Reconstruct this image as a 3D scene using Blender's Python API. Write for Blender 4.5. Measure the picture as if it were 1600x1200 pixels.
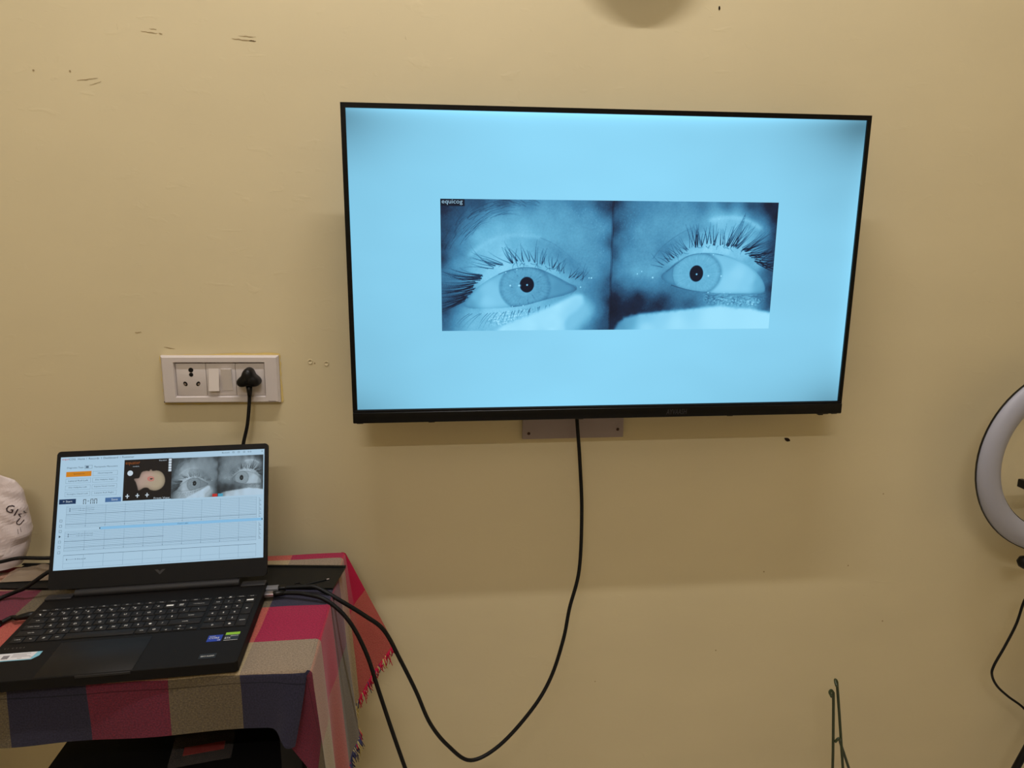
import bpy, bmesh, math, random
import numpy as np
from mathutils import Matrix, Vector, noise
from mathutils.bvhtree import BVHTree

for o in list(bpy.data.objects):
    bpy.data.objects.remove(o)
scene = bpy.context.scene
COL = scene.collection
random.seed(7)
rng = np.random.default_rng(11)
T = 0.75                       # table height; everything below is written relative to the table top

# ------------------------------------------------------------------ camera
cam_d = bpy.data.cameras.new('camera')
cam_d.sensor_width = 36.0
cam_d.lens = 1106.3 / 1600 * 36
cam_d.clip_start = 0.01
cam = bpy.data.objects.new('camera', cam_d)
COL.objects.link(cam)
cam.matrix_world = (Matrix.Translation((0, -1.4015, 0.6247)) @ Matrix.Rotation(-0.1062, 4, 'Z')
                    @ Matrix.Rotation(math.pi / 2 - 0.2105, 4, 'X') @ Matrix.Rotation(0.0019, 4, 'Z'))
scene.camera = cam

# ------------------------------------------------------------------ world, lights, exposure
world = bpy.data.worlds.new('world')
scene.world = world
world.use_nodes = True
world.node_tree.nodes['Background'].inputs[0].default_value = (0.8, 0.85, 1, 1)
world.node_tree.nodes['Background'].inputs[1].default_value = 0.02
vs = scene.view_settings
vs.view_transform = 'Standard'
vs.look = 'None'
vs.exposure = 0.0
vs.gamma = 1.0
vs.use_curve_mapping = False

def tube_lamp(name, loc, length, power, color, aim):
    d = bpy.data.lights.new(name, 'AREA')
    d.shape = 'RECTANGLE'
    d.size = length
    d.size_y = 0.03
    d.energy = power
    d.color = color
    o = bpy.data.objects.new(name, d)
    COL.objects.link(o)
    o.location = loc
    o.rotation_euler = Vector(aim).to_track_quat('-Z', 'Y').to_euler()
    return o

TUBE1 = (-0.45, -3.00, 2.38)      # batten on the wall behind the camera
TUBE2 = (0.15, -0.69, 2.585)      # batten under the ceiling near the television wall
tube_lamp('tube_glow', (TUBE1[0], TUBE1[1] + 0.03, TUBE1[2]), 1.2, 22.0, (1.0, 0.965, 0.96), (0, 1, 0.0))
tube_lamp('ceiling_tube_glow', (TUBE2[0], TUBE2[1], TUBE2[2] - 0.03), 1.2, 34.0, (1.0, 0.965, 0.96), (0, 0.0, -1))

# ------------------------------------------------------------------ helpers
def lin(c):
    return tuple(((v / 255) / 12.92 if v / 255 <= 0.04045 else ((v / 255 + 0.055) / 1.055) ** 2.4) for v in c)

MATS = {}
def mat(name, rgb, rough=0.5, spec=0.5, metal=0.0, bump=0.0, bscale=200.0, var=0.0, vscale=30.0, emit=None, alpha=None):
    """Principled material; rgb in sRGB 0-255. Optional noise bump and noise colour variation."""
    m = bpy.data.materials.new(name)
    m.use_nodes = True
    nt = m.node_tree
    b = nt.nodes['Principled BSDF']
    c = lin(rgb) + (1,)
    b.inputs['Base Color'].default_value = c
    b.inputs['Roughness'].default_value = rough
    b.inputs['Specular IOR Level'].default_value = spec
    b.inputs['Metallic'].default_value = metal
    tc = nt.nodes.new('ShaderNodeTexCoord')
    if var:
        n = nt.nodes.new('ShaderNodeTexNoise'); n.inputs['Scale'].default_value = vscale; n.inputs['Detail'].default_value = 4
        nt.links.new(tc.outputs['Object'], n.inputs['Vector'])
        mr = nt.nodes.new('ShaderNodeMapRange')
        mr.inputs['To Min'].default_value = 1 - var; mr.inputs['To Max'].default_value = 1 + var
        nt.links.new(n.outputs['Fac'], mr.inputs['Value'])
        vm = nt.nodes.new('ShaderNodeVectorMath'); vm.operation = 'SCALE'
        vm.inputs[0].default_value = c[:3]
        nt.links.new(mr.outputs['Result'], vm.inputs['Scale'])
        nt.links.new(vm.outputs[0], b.inputs['Base Color'])
    if bump:
        n2 = nt.nodes.new('ShaderNodeTexNoise'); n2.inputs['Scale'].default_value = bscale; n2.inputs['Detail'].default_value = 5
        nt.links.new(tc.outputs['Object'], n2.inputs['Vector'])
        bp = nt.nodes.new('ShaderNodeBump'); bp.inputs['Strength'].default_value = bump; bp.inputs['Distance'].default_value = 0.002
        nt.links.new(n2.outputs['Fac'], bp.inputs['Height'])
        nt.links.new(bp.outputs['Normal'], b.inputs['Normal'])
    if emit is not None:
        b.inputs['Emission Color'].default_value = c
        b.inputs['Emission Strength'].default_value = emit
        b.inputs['Base Color'].default_value = (0.01, 0.01, 0.01, 1)
    if alpha is not None:
        b.inputs['Alpha'].default_value = alpha
    MATS[name] = m
    return m

class MB:
    """Collects geometry for ONE mesh."""
    def __init__(self):
        self.v = []; self.f = []; self.mi = []; self.sm = []
    def add(self, verts, faces, mi=0, smooth=False, M=None):
        o = len(self.v)
        self.v += [tuple(M @ Vector(p)) if M else tuple(p) for p in verts]
        for f in faces:
            self.f.append(tuple(i + o for i in f)); self.mi.append(mi); self.sm.append(smooth)
        return self
    def bm(self, bm, mi=0, smooth=False, M=None):
        bm.verts.index_update()
        self.add([v.co[:] for v in bm.verts], [[v.index for v in f.verts] for f in bm.faces], mi, smooth, M)
        bm.free()
        return self
    def box(self, a, b, bevel=0.0, seg=2, mi=0, M=None, smooth=False):
        bm = bmesh.new()
        bmesh.ops.create_cube(bm, size=1.0)
        for v in bm.verts:
            v.co = Vector([(a[i] + b[i]) / 2 + v.co[i] * (b[i] - a[i]) for i in range(3)])
        if bevel:
            bmesh.ops.bevel(bm, geom=bm.edges[:], offset=bevel, segments=seg, profile=0.5, affect='EDGES')
        return self.bm(bm, mi, smooth or bool(bevel), M)
    def prism(self, pts, z0, z1, mi=0, M=None, bevel=0.0, seg=2, only_vertical=False):
        """Extrude a 2D outline (xy, CCW) from z0 to z1."""
        bm = bmesh.new()
        lo = [bm.verts.new((x, y, z0)) for x, y in pts]
        hi = [bm.verts.new((x, y, z1)) for x, y in pts]
        n = len(pts)
        bm.faces.new(lo[::-1]); top = bm.faces.new(hi)
        for i in range(n):
            bm.faces.new((lo[i], lo[(i + 1) % n], hi[(i + 1) % n], hi[i]))
        if bevel:
            bmesh.ops.bevel(bm, geom=list(top.edges), offset=bevel, segments=seg, profile=0.5, affect='EDGES')
        return self.bm(bm, mi, False, M)
    def tube(self, pts, r, n=8, mi=0, caps=True, M=None):
        pts = [Vector(p) for p in pts]
        rs = r if isinstance(r, (list, tuple)) else [r] * len(pts)
        V = []; F = []
        t = (pts[1] - pts[0]).normalized()
        up = Vector((0, 0, 1)) if abs(t.z) < 0.9 else Vector((1, 0, 0))
        u = t.cross(up).normalized()
        for i, p in enumerate(pts):
            a = pts[max(i - 1, 0)]; b = pts[min(i + 1, len(pts) - 1)]
            t = (b - a).normalized()
            u = (u - t * u.dot(t)).normalized(); w = t.cross(u)
            for k in range(n):
                an = 2 * math.pi * k / n
                V.append(p + (u * math.cos(an) + w * math.sin(an)) * rs[i])
        for i in range(len(pts) - 1):
            for k in range(n):
                F.append((i * n + k, i * n + (k + 1) % n, (i + 1) * n + (k + 1) % n, (i + 1) * n + k))
        if caps:
            F.append(tuple(range(n))[::-1]); F.append(tuple((len(pts) - 1) * n + k for k in range(n)))
        return self.add(V, F, mi, True, M)
    def lathe(self, prof, n=24, M=None, mi=0, closed=False):
        """Profile (r, z) spun about Z."""
        V = []; F = []
        m = len(prof)
        for k in range(n):
            a = 2 * math.pi * k / n
            V += [(r * math.cos(a), r * math.sin(a), z) for r, z in prof]
        for k in range(n):
            k2 = (k + 1) % n
            for j in range(m if closed else m - 1):
                j2 = (j + 1) % m
                F.append((k * m + j, k2 * m + j, k2 * m + j2, k * m + j2))
        return self.add(V, F, mi, True, M)
    def quad(self, x0, z0, x1, z1, y, mi=0):
        """Flat rectangle in the XZ plane facing -Y."""
        return self.add([(x0, y, z0), (x1, y, z0), (x1, y, z1), (x0, y, z1)], [(0, 1, 2, 3)], mi)
    def build(self, name, mats, parent=None, loc=None, rot=None, auto=None):
        me = bpy.data.meshes.new(name)
        me.from_pydata(self.v, [], self.f)
        ms = mats if isinstance(mats, (list, tuple)) else [mats]
        for m in ms:
            me.materials.append(m)
        me.polygons.foreach_set('material_index', self.mi)
        me.polygons.foreach_set('use_smooth', self.sm)
        if auto:
            me.set_sharp_from_angle(angle=math.radians(auto))
        me.update()
        o = bpy.data.objects.new(name, me)
        COL.objects.link(o)
        if parent: o.parent = parent
        if loc: o.location = loc
        if rot: o.rotation_euler = rot
        return o

def empty(name, loc=(0, 0, 0), rot=(0, 0, 0), parent=None):
    o = bpy.data.objects.new(name, None)
    o.empty_display_size = 0.05
    COL.objects.link(o)
    o.location = loc; o.rotation_euler = rot
    if parent: o.parent = parent
    return o

def tag(o, label=None, cat=None, group=None, kind=None):
    if label: o['label'] = label
    if cat: o['category'] = cat
    if group: o['group'] = group
    if kind: o['kind'] = kind
    return o

def spline(pts, per=8):
    """Catmull-Rom through the points."""
    P = [Vector(p) for p in pts]
    P = [P[0] * 2 - P[1]] + P + [P[-1] * 2 - P[-2]]
    out = []
    for i in range(1, len(P) - 2):
        a, b, c, d = P[i - 1:i + 3]
        for k in range(per):
            t = k / per
            out.append(0.5 * ((2 * b) + (c - a) * t + (2 * a - 5 * b + 4 * c - d) * t * t + (3 * b - a - 3 * c + d) * t ** 3))
    out.append(P[-2])
    return out

_tc = {}
def text_geo(s):
    """(verts 2D, faces, (w,h)) of a text set in Blender's own font, origin at lower-left of its box."""
    if s in _tc: return _tc[s]
    cu = bpy.data.curves.new('txt', 'FONT')
    cu.body = s; cu.size = 1.0; cu.resolution_u = 2
    ob = bpy.data.objects.new('txt', cu)
    COL.objects.link(ob)
    dg = bpy.context.evaluated_depsgraph_get(); dg.update()
    me = ob.evaluated_get(dg).to_mesh()
    V = [(v.co.x, v.co.y) for v in me.vertices]
    F = [tuple(p.vertices) for p in me.polygons]
    ob.evaluated_get(dg).to_mesh_clear()
    bpy.data.objects.remove(ob); bpy.data.curves.remove(cu)
    xs = [v[0] for v in V]; ys = [v[1] for v in V]
    x0, y0 = min(xs), min(ys)
    r = ([(x - x0, y - y0) for x, y in V], F, (max(xs) - x0, max(ys) - y0))
    _tc[s] = r
    return r

def text_on(mb, s, x, z, w=None, h=None, y=0.0, mi=0, M=None, plane='XZ', slant=0.0):
    """Lettering with lower-left corner (x,z), fitted to width w and/or height h."""
    V, F, (tw, th) = text_geo(s)
    sx = w / tw if w else None
    sz = h / th if h else None
    if sx is None: sx = sz
    if sz is None: sz = sx
    if plane == 'XZ':
        vv = [(x + (a + slant * b) * sx, y, z + b * sz) for a, b in V]
    else:
        vv = [(x + (a + slant * b) * sx, z + b * sz, y) for a, b in V]
    mb.add(vv, F, mi, False, M)

def attr_grid(name, lum, x0, x1, z0, z1, y, material, parent, color=False):
    """Fine grid in XZ facing -Y carrying a picture as a point attribute (row 0 of lum is the top)."""
    H, W = lum.shape[:2]
    X, Z = np.meshgrid(np.linspace(x0, x1, W), np.linspace(z1, z0, H))
    co = np.stack([X, np.full_like(X, y), Z], -1).reshape(-1, 3).astype(np.float32)
    i = np.arange(H * W).reshape(H, W)
    q = np.stack([i[1:, :-1], i[1:, 1:], i[:-1, 1:], i[:-1, :-1]], -1).reshape(-1, 4).astype(np.int32)
    me = bpy.data.meshes.new(name)
    me.vertices.add(len(co)); me.vertices.foreach_set('co', co.ravel())
    me.loops.add(q.size); me.loops.foreach_set('vertex_index', q.ravel())
    me.polygons.add(len(q))
    me.polygons.foreach_set('loop_start', np.arange(0, q.size, 4, dtype=np.int32))
    me.polygons.foreach_set('loop_total', np.full(len(q), 4, np.int32))
    if color:
        a = me.attributes.new('pic', 'FLOAT_COLOR', 'POINT')
        rgba = np.concatenate([lum, np.ones((H, W, 1))], -1).astype(np.float32)
        a.data.foreach_set('color', rgba.ravel())
    else:
        a = me.attributes.new('pic', 'FLOAT', 'POINT')
        a.data.foreach_set('value', lum.astype(np.float32).ravel())
    me.update(); me.validate()
    me.materials.append(material)
    o = bpy.data.objects.new(name, me)
    COL.objects.link(o); o.parent = parent
    return o

# ------------------------------------------------------------------ materials
def wall_material(name, rgb, warm=1.0):
    m = bpy.data.materials.new(name); m.use_nodes = True
    nt = m.node_tree; b = nt.nodes['Principled BSDF']; L = nt.links.new
    tc = nt.nodes.new('ShaderNodeTexCoord')
    n1 = nt.nodes.new('ShaderNodeTexNoise'); n1.inputs['Scale'].default_value = 3.0; n1.inputs['Detail'].default_value = 6
    n2 = nt.nodes.new('ShaderNodeTexNoise'); n2.inputs['Scale'].default_value = 26.0; n2.inputs['Detail'].default_value = 3
    n2.inputs['Distortion'].default_value = 0.6
    n3 = nt.nodes.new('ShaderNodeTexNoise'); n3.inputs['Scale'].default_value = 150.0; n3.inputs['Detail'].default_value = 4
    mp = nt.nodes.new('ShaderNodeMapping'); mp.inputs['Scale'].default_value = (0.8, 1, 1.5)
    L(tc.outputs['Object'], mp.inputs['Vector'])
    for n in (n1, n2, n3): L(mp.outputs['Vector'], n.inputs['Vector'])
    mr = nt.nodes.new('ShaderNodeMapRange'); mr.inputs['From Min'].default_value = 0.3; mr.inputs['From Max'].default_value = 0.7
    mr.inputs['To Min'].default_value = 0.965; mr.inputs['To Max'].default_value = 1.03
    L(n1.outputs['Fac'], mr.inputs['Value'])
    vm = nt.nodes.new('ShaderNodeVectorMath'); vm.operation = 'SCALE'; vm.inputs[0].default_value = lin(rgb)
    L(mr.outputs['Result'], vm.inputs['Scale']); L(vm.outputs[0], b.inputs['Base Color'])
    # trowel marks and grain
    cr = nt.nodes.new('ShaderNodeMapRange'); cr.inputs['From Min'].default_value = 0.62; cr.inputs['From Max'].default_value = 0.74
    L(n2.outputs['Fac'], cr.inputs['Value'])
    ad = nt.nodes.new('ShaderNodeMath'); ad.operation = 'MULTIPLY_ADD'; ad.inputs[1].default_value = 0.25
    L(n3.outputs['Fac'], ad.inputs[0]); L(cr.outputs['Result'], ad.inputs[2])
    bp = nt.nodes.new('ShaderNodeBump'); bp.inputs['Strength'].default_value = 0.11; bp.inputs['Distance'].default_value = 0.002
    L(ad.outputs[0], bp.inputs['Height']); L(bp.outputs['Normal'], b.inputs['Normal'])
    b.inputs['Roughness'].default_value = 0.55
    b.inputs['Specular IOR Level'].default_value = 0.25
    return m

WALL_RGB = (208, 194, 158)
M_wall = wall_material('cream_wall_paint', WALL_RGB)
M_ceil = mat('ceiling_white', (242, 240, 234), 0.9, 0.2)
M_floor = mat('floor_tile', (188, 180, 168), 0.4, 0.4, var=0.1, vscale=6)
M_black = mat('black_plastic', (9, 9, 10), 0.4, 0.25)
M_blackgloss = mat('black_gloss', (6, 6, 7), 0.3, 0.22)
M_cable = mat('black_cable', (8, 8, 9), 0.55, 0.25)
M_laptop = mat('laptop_black', (14, 12, 12), 0.6, 0.16, bump=0.02, bscale=900)
M_laptop_lid = mat('laptop_bezel', (15, 14, 15), 0.6, 0.2)
M_hinge = mat('hinge_grey', (36, 35, 37), 0.5, 0.3)
M_key = mat('key_cap', (26, 25, 26), 0.6, 0.22)
M_legend = mat('key_legend', (215, 213, 210), 0.6, 0.2)
M_keywell = mat('key_well', (8, 7, 7), 0.6, 0.2)
M_pad = mat('touchpad', (17, 15, 15), 0.55, 0.25)
M_logo = mat('lid_logo', (44, 44, 48), 0.35, 0.5)
M_white = mat('switch_white', (202, 193, 190), 0.35, 0.45)
M_white2 = mat('switch_rocker', (208, 199, 194), 0.25, 0.5)
M_grey2 = mat('socket_slot', (20, 17, 15), 0.6, 0.2)
M_pin = mat('socket_shutter', (120, 105, 92), 0.5, 0.3)
M_bracket = mat('bracket_paint', (150, 136, 136), 0.4, 0.4, var=0.06, vscale=40)
M_rust = mat('rusty_screw', (70, 46, 36), 0.6, 0.3)
M_metal = mat('plug_metal', (190, 180, 185), 0.3, 0.5, metal=0.9)
M_greyplastic = mat('grey_plastic', (104, 104, 108), 0.4, 0.4)
M_table = mat('black_table', (13, 12, 13), 0.55, 0.25)
M_panel = mat('black_panel', (14, 15, 15), 0.5, 0.25, bump=0.05, bscale=300)
M_green = mat('green_enamel', (46, 56, 30), 0.4, 0.45, var=0.15, vscale=50)
M_ring = mat('ring_diffuser', (158, 158, 170), 0.45, 0.4)
M_mark = mat('wall_scuff', (158, 138, 104), 0.9, 0.1)
M_scuff2 = mat('wall_scuff_dark', (110, 90, 64), 0.9, 0.1)
M_hole = mat('wall_hole', (34, 26, 20), 0.9, 0.1)
M_plaster = mat('bare_plaster', (214, 190, 122), 0.9, 0.1, bump=0.4, bscale=120)
M_bag = mat('bag_film', (206, 192, 190), 0.4, 0.4, bump=0.3, bscale=60)
M_bagtext = mat('bag_print', (44, 28, 36), 0.5, 0.3)
M_stickblue = mat('sticker_blue', (22, 52, 150), 0.4, 0.4)
M_stickgreen = mat('sticker_green', (128, 178, 30), 0.4, 0.4)
M_stickblack = mat('sticker_black', (6, 6, 6), 0.3, 0.5)
M_stickwhite = mat('sticker_white', (205, 203, 208), 0.45, 0.4)
M_stickcyan = mat('sticker_cyan', (120, 178, 200), 0.45, 0.4)
M_stickgrey = mat('sticker_print', (120, 116, 122), 0.6, 0.3)
M_victus = mat('deck_print', (120, 110, 104), 0.5, 0.3)
M_red = mat('red_card', (150, 34, 28), 0.5, 0.3, var=0.15, vscale=80)
M_face = mat('clock_face', (225, 222, 212), 0.5, 0.3)
M_tubeglass = mat('tube_glass', (255, 246, 232), 0.4, 0.3, emit=3.0)

def film_material(name, rgb, amount):
    """Thin clear plastic film: mostly see-through with a sheen."""
    m = bpy.data.materials.new(name); m.use_nodes = True
    nt = m.node_tree; L = nt.links.new
    b = nt.nodes['Principled BSDF']
    b.inputs['Base Color'].default_value = lin(rgb) + (1,)
    b.inputs['Roughness'].default_value = 0.18
    b.inputs['Alpha'].default_value = amount
    tc = nt.nodes.new('ShaderNodeTexCoord')
    n = nt.nodes.new('ShaderNodeTexNoise'); n.inputs['Scale'].default_value = 45
    L(tc.outputs['Object'], n.inputs['Vector'])
    bp = nt.nodes.new('ShaderNodeBump'); bp.inputs['Strength'].default_value = 0.6; bp.inputs['Distance'].default_value = 0.004
    L(n.outputs['Fac'], bp.inputs['Height']); L(bp.outputs['Normal'], b.inputs['Normal'])
    return m
M_film = film_material('clear_film', (170, 150, 130), 0.45)
M_film2 = film_material('clear_pouch_film', (150, 140, 135), 0.13)

def screen_mat(name, rgb, strength=1.0):
    m = bpy.data.materials.new(name); m.use_nodes = True
    b = m.node_tree.nodes['Principled BSDF']
    b.inputs['Base Color'].default_value = (0.004, 0.004, 0.004, 1)
    b.inputs['Roughness'].default_value = 0.5
    b.inputs['Specular IOR Level'].default_value = 0.15
    b.inputs['Emission Color'].default_value = lin(rgb) + (1,)
    b.inputs['Emission Strength'].default_value = strength
    return m

def tv_backlight():
    """LCD white shown sky-blue, with the panel's own uneven edge-lit backlight."""
    m = screen_mat('tv_backlight', (138, 212, 244))
    nt = m.node_tree; L = nt.links.new; b = nt.nodes['Principled BSDF']
    tc = nt.nodes.new('ShaderNodeTexCoord'); sx = nt.nodes.new('ShaderNodeSeparateXYZ')
    L(tc.outputs['Generated'], sx.inputs[0])
    def math_(op, a, c=None):
        n = nt.nodes.new('ShaderNodeMath'); n.operation = op
        for k, q in enumerate((a, c)):
            if q is None: continue
            if isinstance(q, (int, float)): n.inputs[k].default_value = q
            else: L(q, n.inputs[k])
        return n.outputs[0]
    x, z = sx.outputs['X'], sx.outputs['Z']
    cx = math_('MULTIPLY', math_('SUBTRACT', x, 0.47), 2.0)
    cz = math_('MULTIPLY', math_('SUBTRACT', z, 0.46), 2.0)
    # darkening in the four corners and a mild one towards the sides
    ax = math_('POWER', math_('ABSOLUTE', cx), 4.0); az = math_('POWER', math_('ABSOLUTE', cz), 4.0)
    corner = math_('MULTIPLY', ax, az)
    n = nt.nodes.new('ShaderNodeTexNoise'); n.inputs['Scale'].default_value = 3.0; n.inputs['Detail'].default_value = 2
    L(tc.outputs['Generated'], n.inputs['Vector'])
    side = math_('MULTIPLY', math_('POWER', math_('ABSOLUTE', cx), 2.5), 0.12)
    dark = math_('ADD', math_('MULTIPLY', corner, 0.55), side)
    dark = math_('ADD', dark, math_('MULTIPLY', math_('SUBTRACT', n.outputs['Fac'], 0.5), 0.22))
    # brighter line right along the LED edges
    edge = math_('ADD', math_('POWER', math_('ABSOLUTE', cx), 26.0), math_('POWER', math_('ABSOLUTE', cz), 30.0))
    f = math_('ADD', math_('SUBTRACT', 1.0, dark), math_('MULTIPLY', edge, 0.04))
    L(f, b.inputs['Emission Strength'])
    return m
M_tv = tv_backlight()

def ramp_screen(name, stops):
    m = screen_mat(name, (128, 128, 128))
    nt = m.node_tree; L = nt.links.new; b = nt.nodes['Principled BSDF']
    at = nt.nodes.new('ShaderNodeAttribute'); at.attribute_name = 'pic'
    r = nt.nodes.new('ShaderNodeValToRGB')
    while len(r.color_ramp.elements) < len(stops): r.color_ramp.elements.new(0.5)
    for e, (p, c) in zip(r.color_ramp.elements, stops):
        e.position = p; e.color = lin(c) + (1,)
    L(at.outputs['Fac'], r.inputs['Fac']); L(r.outputs['Color'], b.inputs['Emission Color'])
    return m
M_eye_blue = ramp_screen('eye_picture_blue', [(0, (14, 16, 30)), (0.15, (24, 40, 66)), (0.3, (40, 84, 120)), (0.5, (66, 134, 174)),
                                              (0.7, (100, 178, 214)), (0.85, (128, 204, 238)), (1, (160, 228, 255))])
M_eye_grey = ramp_screen('eye_picture_grey', [(0, (22, 24, 25)), (0.3, (62, 72, 78)), (0.5, (98, 112, 120)), (0.7, (128, 144, 153)),
                                              (0.85, (158, 176, 188)), (1, (176, 202, 222))])
def color_screen(name):
    m = screen_mat(name, (128, 128, 128))
    nt = m.node_tree
    at = nt.nodes.new('ShaderNodeAttribute'); at.attribute_name = 'pic'
    nt.links.new(at.outputs['Color'], nt.nodes['Principled BSDF'].inputs['Emission Color'])
    return m
M_headpic = color_screen('head_picture')
M_ui_white = screen_mat('ui_white', (164, 195, 216))
M_ui_line = screen_mat('ui_line', (74, 96, 116))
M_ui_faint = screen_mat('ui_faint', (116, 144, 166))
M_ui_text = screen_mat('ui_text', (46, 60, 74))
M_ui_dark = screen_mat('ui_dark', (24, 34, 44))
M_ui_orange = screen_mat('ui_orange', (196, 122, 22))
M_ui_orange_t = screen_mat('ui_orange_text', (200, 110, 40))
M_ui_navy = screen_mat('ui_navy', (20, 48, 84))
M_ui_blue = screen_mat('ui_blue', (66, 104, 152))
M_ui_bar = screen_mat('ui_bar', (128, 182, 220))
M_ui_red = screen_mat('ui_red', (176, 44, 40))
M_ui_cyan = screen_mat('ui_cyan', (70, 150, 180))
M_ui_pale = screen_mat('ui_pale', (190, 205, 216))
M_ui_black = screen_mat('ui_black', (24, 20, 19))
M_tv_cap = screen_mat('tv_caption_box', (14, 24, 42))
M_tv_captext = screen_mat('tv_caption_text', (150, 190, 215))

def cloth_material():
    m = bpy.data.materials.new('plaid_handloom'); m.use_nodes = True
    nt = m.node_tree; L = nt.links.new; b = nt.nodes['Principled BSDF']
    uv = nt.nodes.new('ShaderNodeUVMap'); uv.uv_map = 'cloth'
    sx = nt.nodes.new('ShaderNodeSeparateXYZ'); L(uv.outputs['UV'], sx.inputs[0])
    wob = nt.nodes.new('ShaderNodeTexNoise'); wob.inputs['Scale'].default_value = 9
    L(uv.outputs['UV'], wob.inputs['Vector'])
    def ramp(src, lo, hi, stops):
        mr = nt.nodes.new('ShaderNodeMapRange'); mr.inputs['From Min'].default_value = lo; mr.inputs['From Max'].default_value = hi
        w = nt.nodes.new('ShaderNodeMath'); w.operation = 'MULTIPLY_ADD'; w.inputs[1].default_value = 0.006
        L(wob.outputs['Fac'], w.inputs[0]); L(src, w.inputs[2])
        L(w.outputs[0], mr.inputs['Value'])
        r = nt.nodes.new('ShaderNodeValToRGB'); r.color_ramp.interpolation = 'CONSTANT'
        while len(r.color_ramp.elements) < len(stops): r.color_ramp.elements.new(0.5)
        for e, (p, c) in zip(r.color_ramp.elements, stops):
            e.position = max(0, min(1, (p + 0.003 - lo) / (hi - lo))); e.color = lin(c) + (1,)
        L(mr.outputs['Result'], r.inputs['Fac'])
        return r.outputs['Color']
    N, Rr, Y = (58, 56, 76), (200, 40, 58), (190, 168, 104)
    warp = ramp(sx.outputs['X'], -1.0, 0.5, [(-1.0, N), (-0.935, Rr), (-0.83, Y), (-0.725, N), (-0.62, Rr), (-0.516, Y), (-0.412, N), (-0.3075, Rr),
                                              (-0.2, Y), (-0.0977, N), (0.0, Rr), (0.128, Y)])
    n_, b_, c_ = (50, 48, 68), (172, 152, 126), (186, 24, 72)
    weft = ramp(sx.outputs['Y'], -0.8, 0.2, [(-0.8, n_), (-0.452, b_), (-0.372, c_), (-0.265, n_), (-0.16, b_), (-0.088, c_), (0.1, n_)])
    # threads: alternate warp / weft at thread scale, softened
    mp = nt.nodes.new('ShaderNodeMapping'); mp.inputs['Scale'].default_value = (260, 900, 1)
    L(uv.outputs['UV'], mp.inputs['Vector'])
    th = nt.nodes.new('ShaderNodeTexNoise'); th.inputs['Scale'].default_value = 1.0; th.inputs['Detail'].default_value = 3
    L(mp.outputs['Vector'], th.inputs['Vector'])
    fr = nt.nodes.new('ShaderNodeMapRange'); fr.inputs['From Min'].default_value = 0.3; fr.inputs['From Max'].default_value = 0.7
    fr.inputs['To Min'].default_value = 0.62; fr.inputs['To Max'].default_value = 0.86
    L(th.outputs['Fac'], fr.inputs['Value'])
    mx = nt.nodes.new('ShaderNodeMix'); mx.data_type = 'RGBA'
    L(fr.outputs['Result'], mx.inputs['Factor']); L(warp, mx.inputs['A']); L(weft, mx.inputs['B'])
    # fuzz
    fz = nt.nodes.new('ShaderNodeTexNoise'); fz.inputs['Scale'].default_value = 420; fz.inputs['Detail'].default_value = 4
    L(uv.outputs['UV'], fz.inputs['Vector'])
    fm = nt.nodes.new('ShaderNodeMapRange'); fm.inputs['From Min'].default_value = 0.3; fm.inputs['From Max'].default_value = 0.7
    fm.inputs['To Min'].default_value = 0.52; fm.inputs['To Max'].default_value = 0.90
    L(fz.outputs['Fac'], fm.inputs['Value'])
    # stitched hem line along the front
    d = nt.nodes.new('ShaderNodeMath'); d.operation = 'COMPARE'; d.inputs[1].default_value = -0.4645; d.inputs[2].default_value = 0.0007
    L(sx.outputs['Y'], d.inputs[0])
    dm = nt.nodes.new('ShaderNodeMapRange'); dm.inputs['To Min'].default_value = 1.0; dm.inputs['To Max'].default_value = 0.45
    L(d.outputs[0], dm.inputs['Value'])
    mu = nt.nodes.new('ShaderNodeMath'); mu.operation = 'MULTIPLY'; L(fm.outputs['Result'], mu.inputs[0]); L(dm.outputs['Result'], mu.inputs[1])
    vm = nt.nodes.new('ShaderNodeVectorMath'); vm.operation = 'SCALE'
    L(mx.outputs['Result'], vm.inputs[0]); L(mu.outputs[0], vm.inputs['Scale'])
    L(vm.outputs[0], b.inputs['Base Color'])
    bp = nt.nodes.new('ShaderNodeBump'); bp.inputs['Strength'].default_value = 0.5; bp.inputs['Distance'].default_value = 0.001
    L(fz.outputs['Fac'], bp.inputs['Height']); L(bp.outputs['Normal'], b.inputs['Normal'])
    b.inputs['Roughness'].default_value = 0.95
    b.inputs['Specular IOR Level'].default_value = 0.1
    b.inputs['Sheen Weight'].default_value = 0.15
    return m
M_cloth = cloth_material()
M_fr_red = mat('fringe_crimson', (186, 30, 66), 0.95, 0.1)
M_fr_navy = mat('fringe_navy', (62, 62, 92), 0.95, 0.1)
M_fr_cream = mat('fringe_cream', (190, 170, 110), 0.95, 0.1)

# ------------------------------------------------------------------ room shell
XL, XR, YF, ZC, ZF = -1.75, 2.05, -3.10, 2.70, -T
def slab(name, a, b, m):
    return tag(MB().box(a, b).build(name, m), kind='structure')
wall_back = slab('wall_back', (XL - .1, 0.0, ZF), (XR + .1, 0.12, ZC), M_wall)
slab('wall_left', (XL - .1, YF - .1, ZF), (XL, 0.0, ZC), M_wall)
slab('wall_right', (XR, YF - .1, ZF), (XR + .1, 0.0, ZC), M_wall)
slab('wall_front', (XL, YF - .1, ZF), (XR, YF, ZC), M_wall)
slab('floor', (XL - .1, YF - .1, ZF - 0.1), (XR + .1, 0.12, ZF), M_floor)
slab('ceiling', (XL - .1, YF - .1, ZC), (XR + .1, 0.12, ZC + 0.1), M_ceil)

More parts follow.
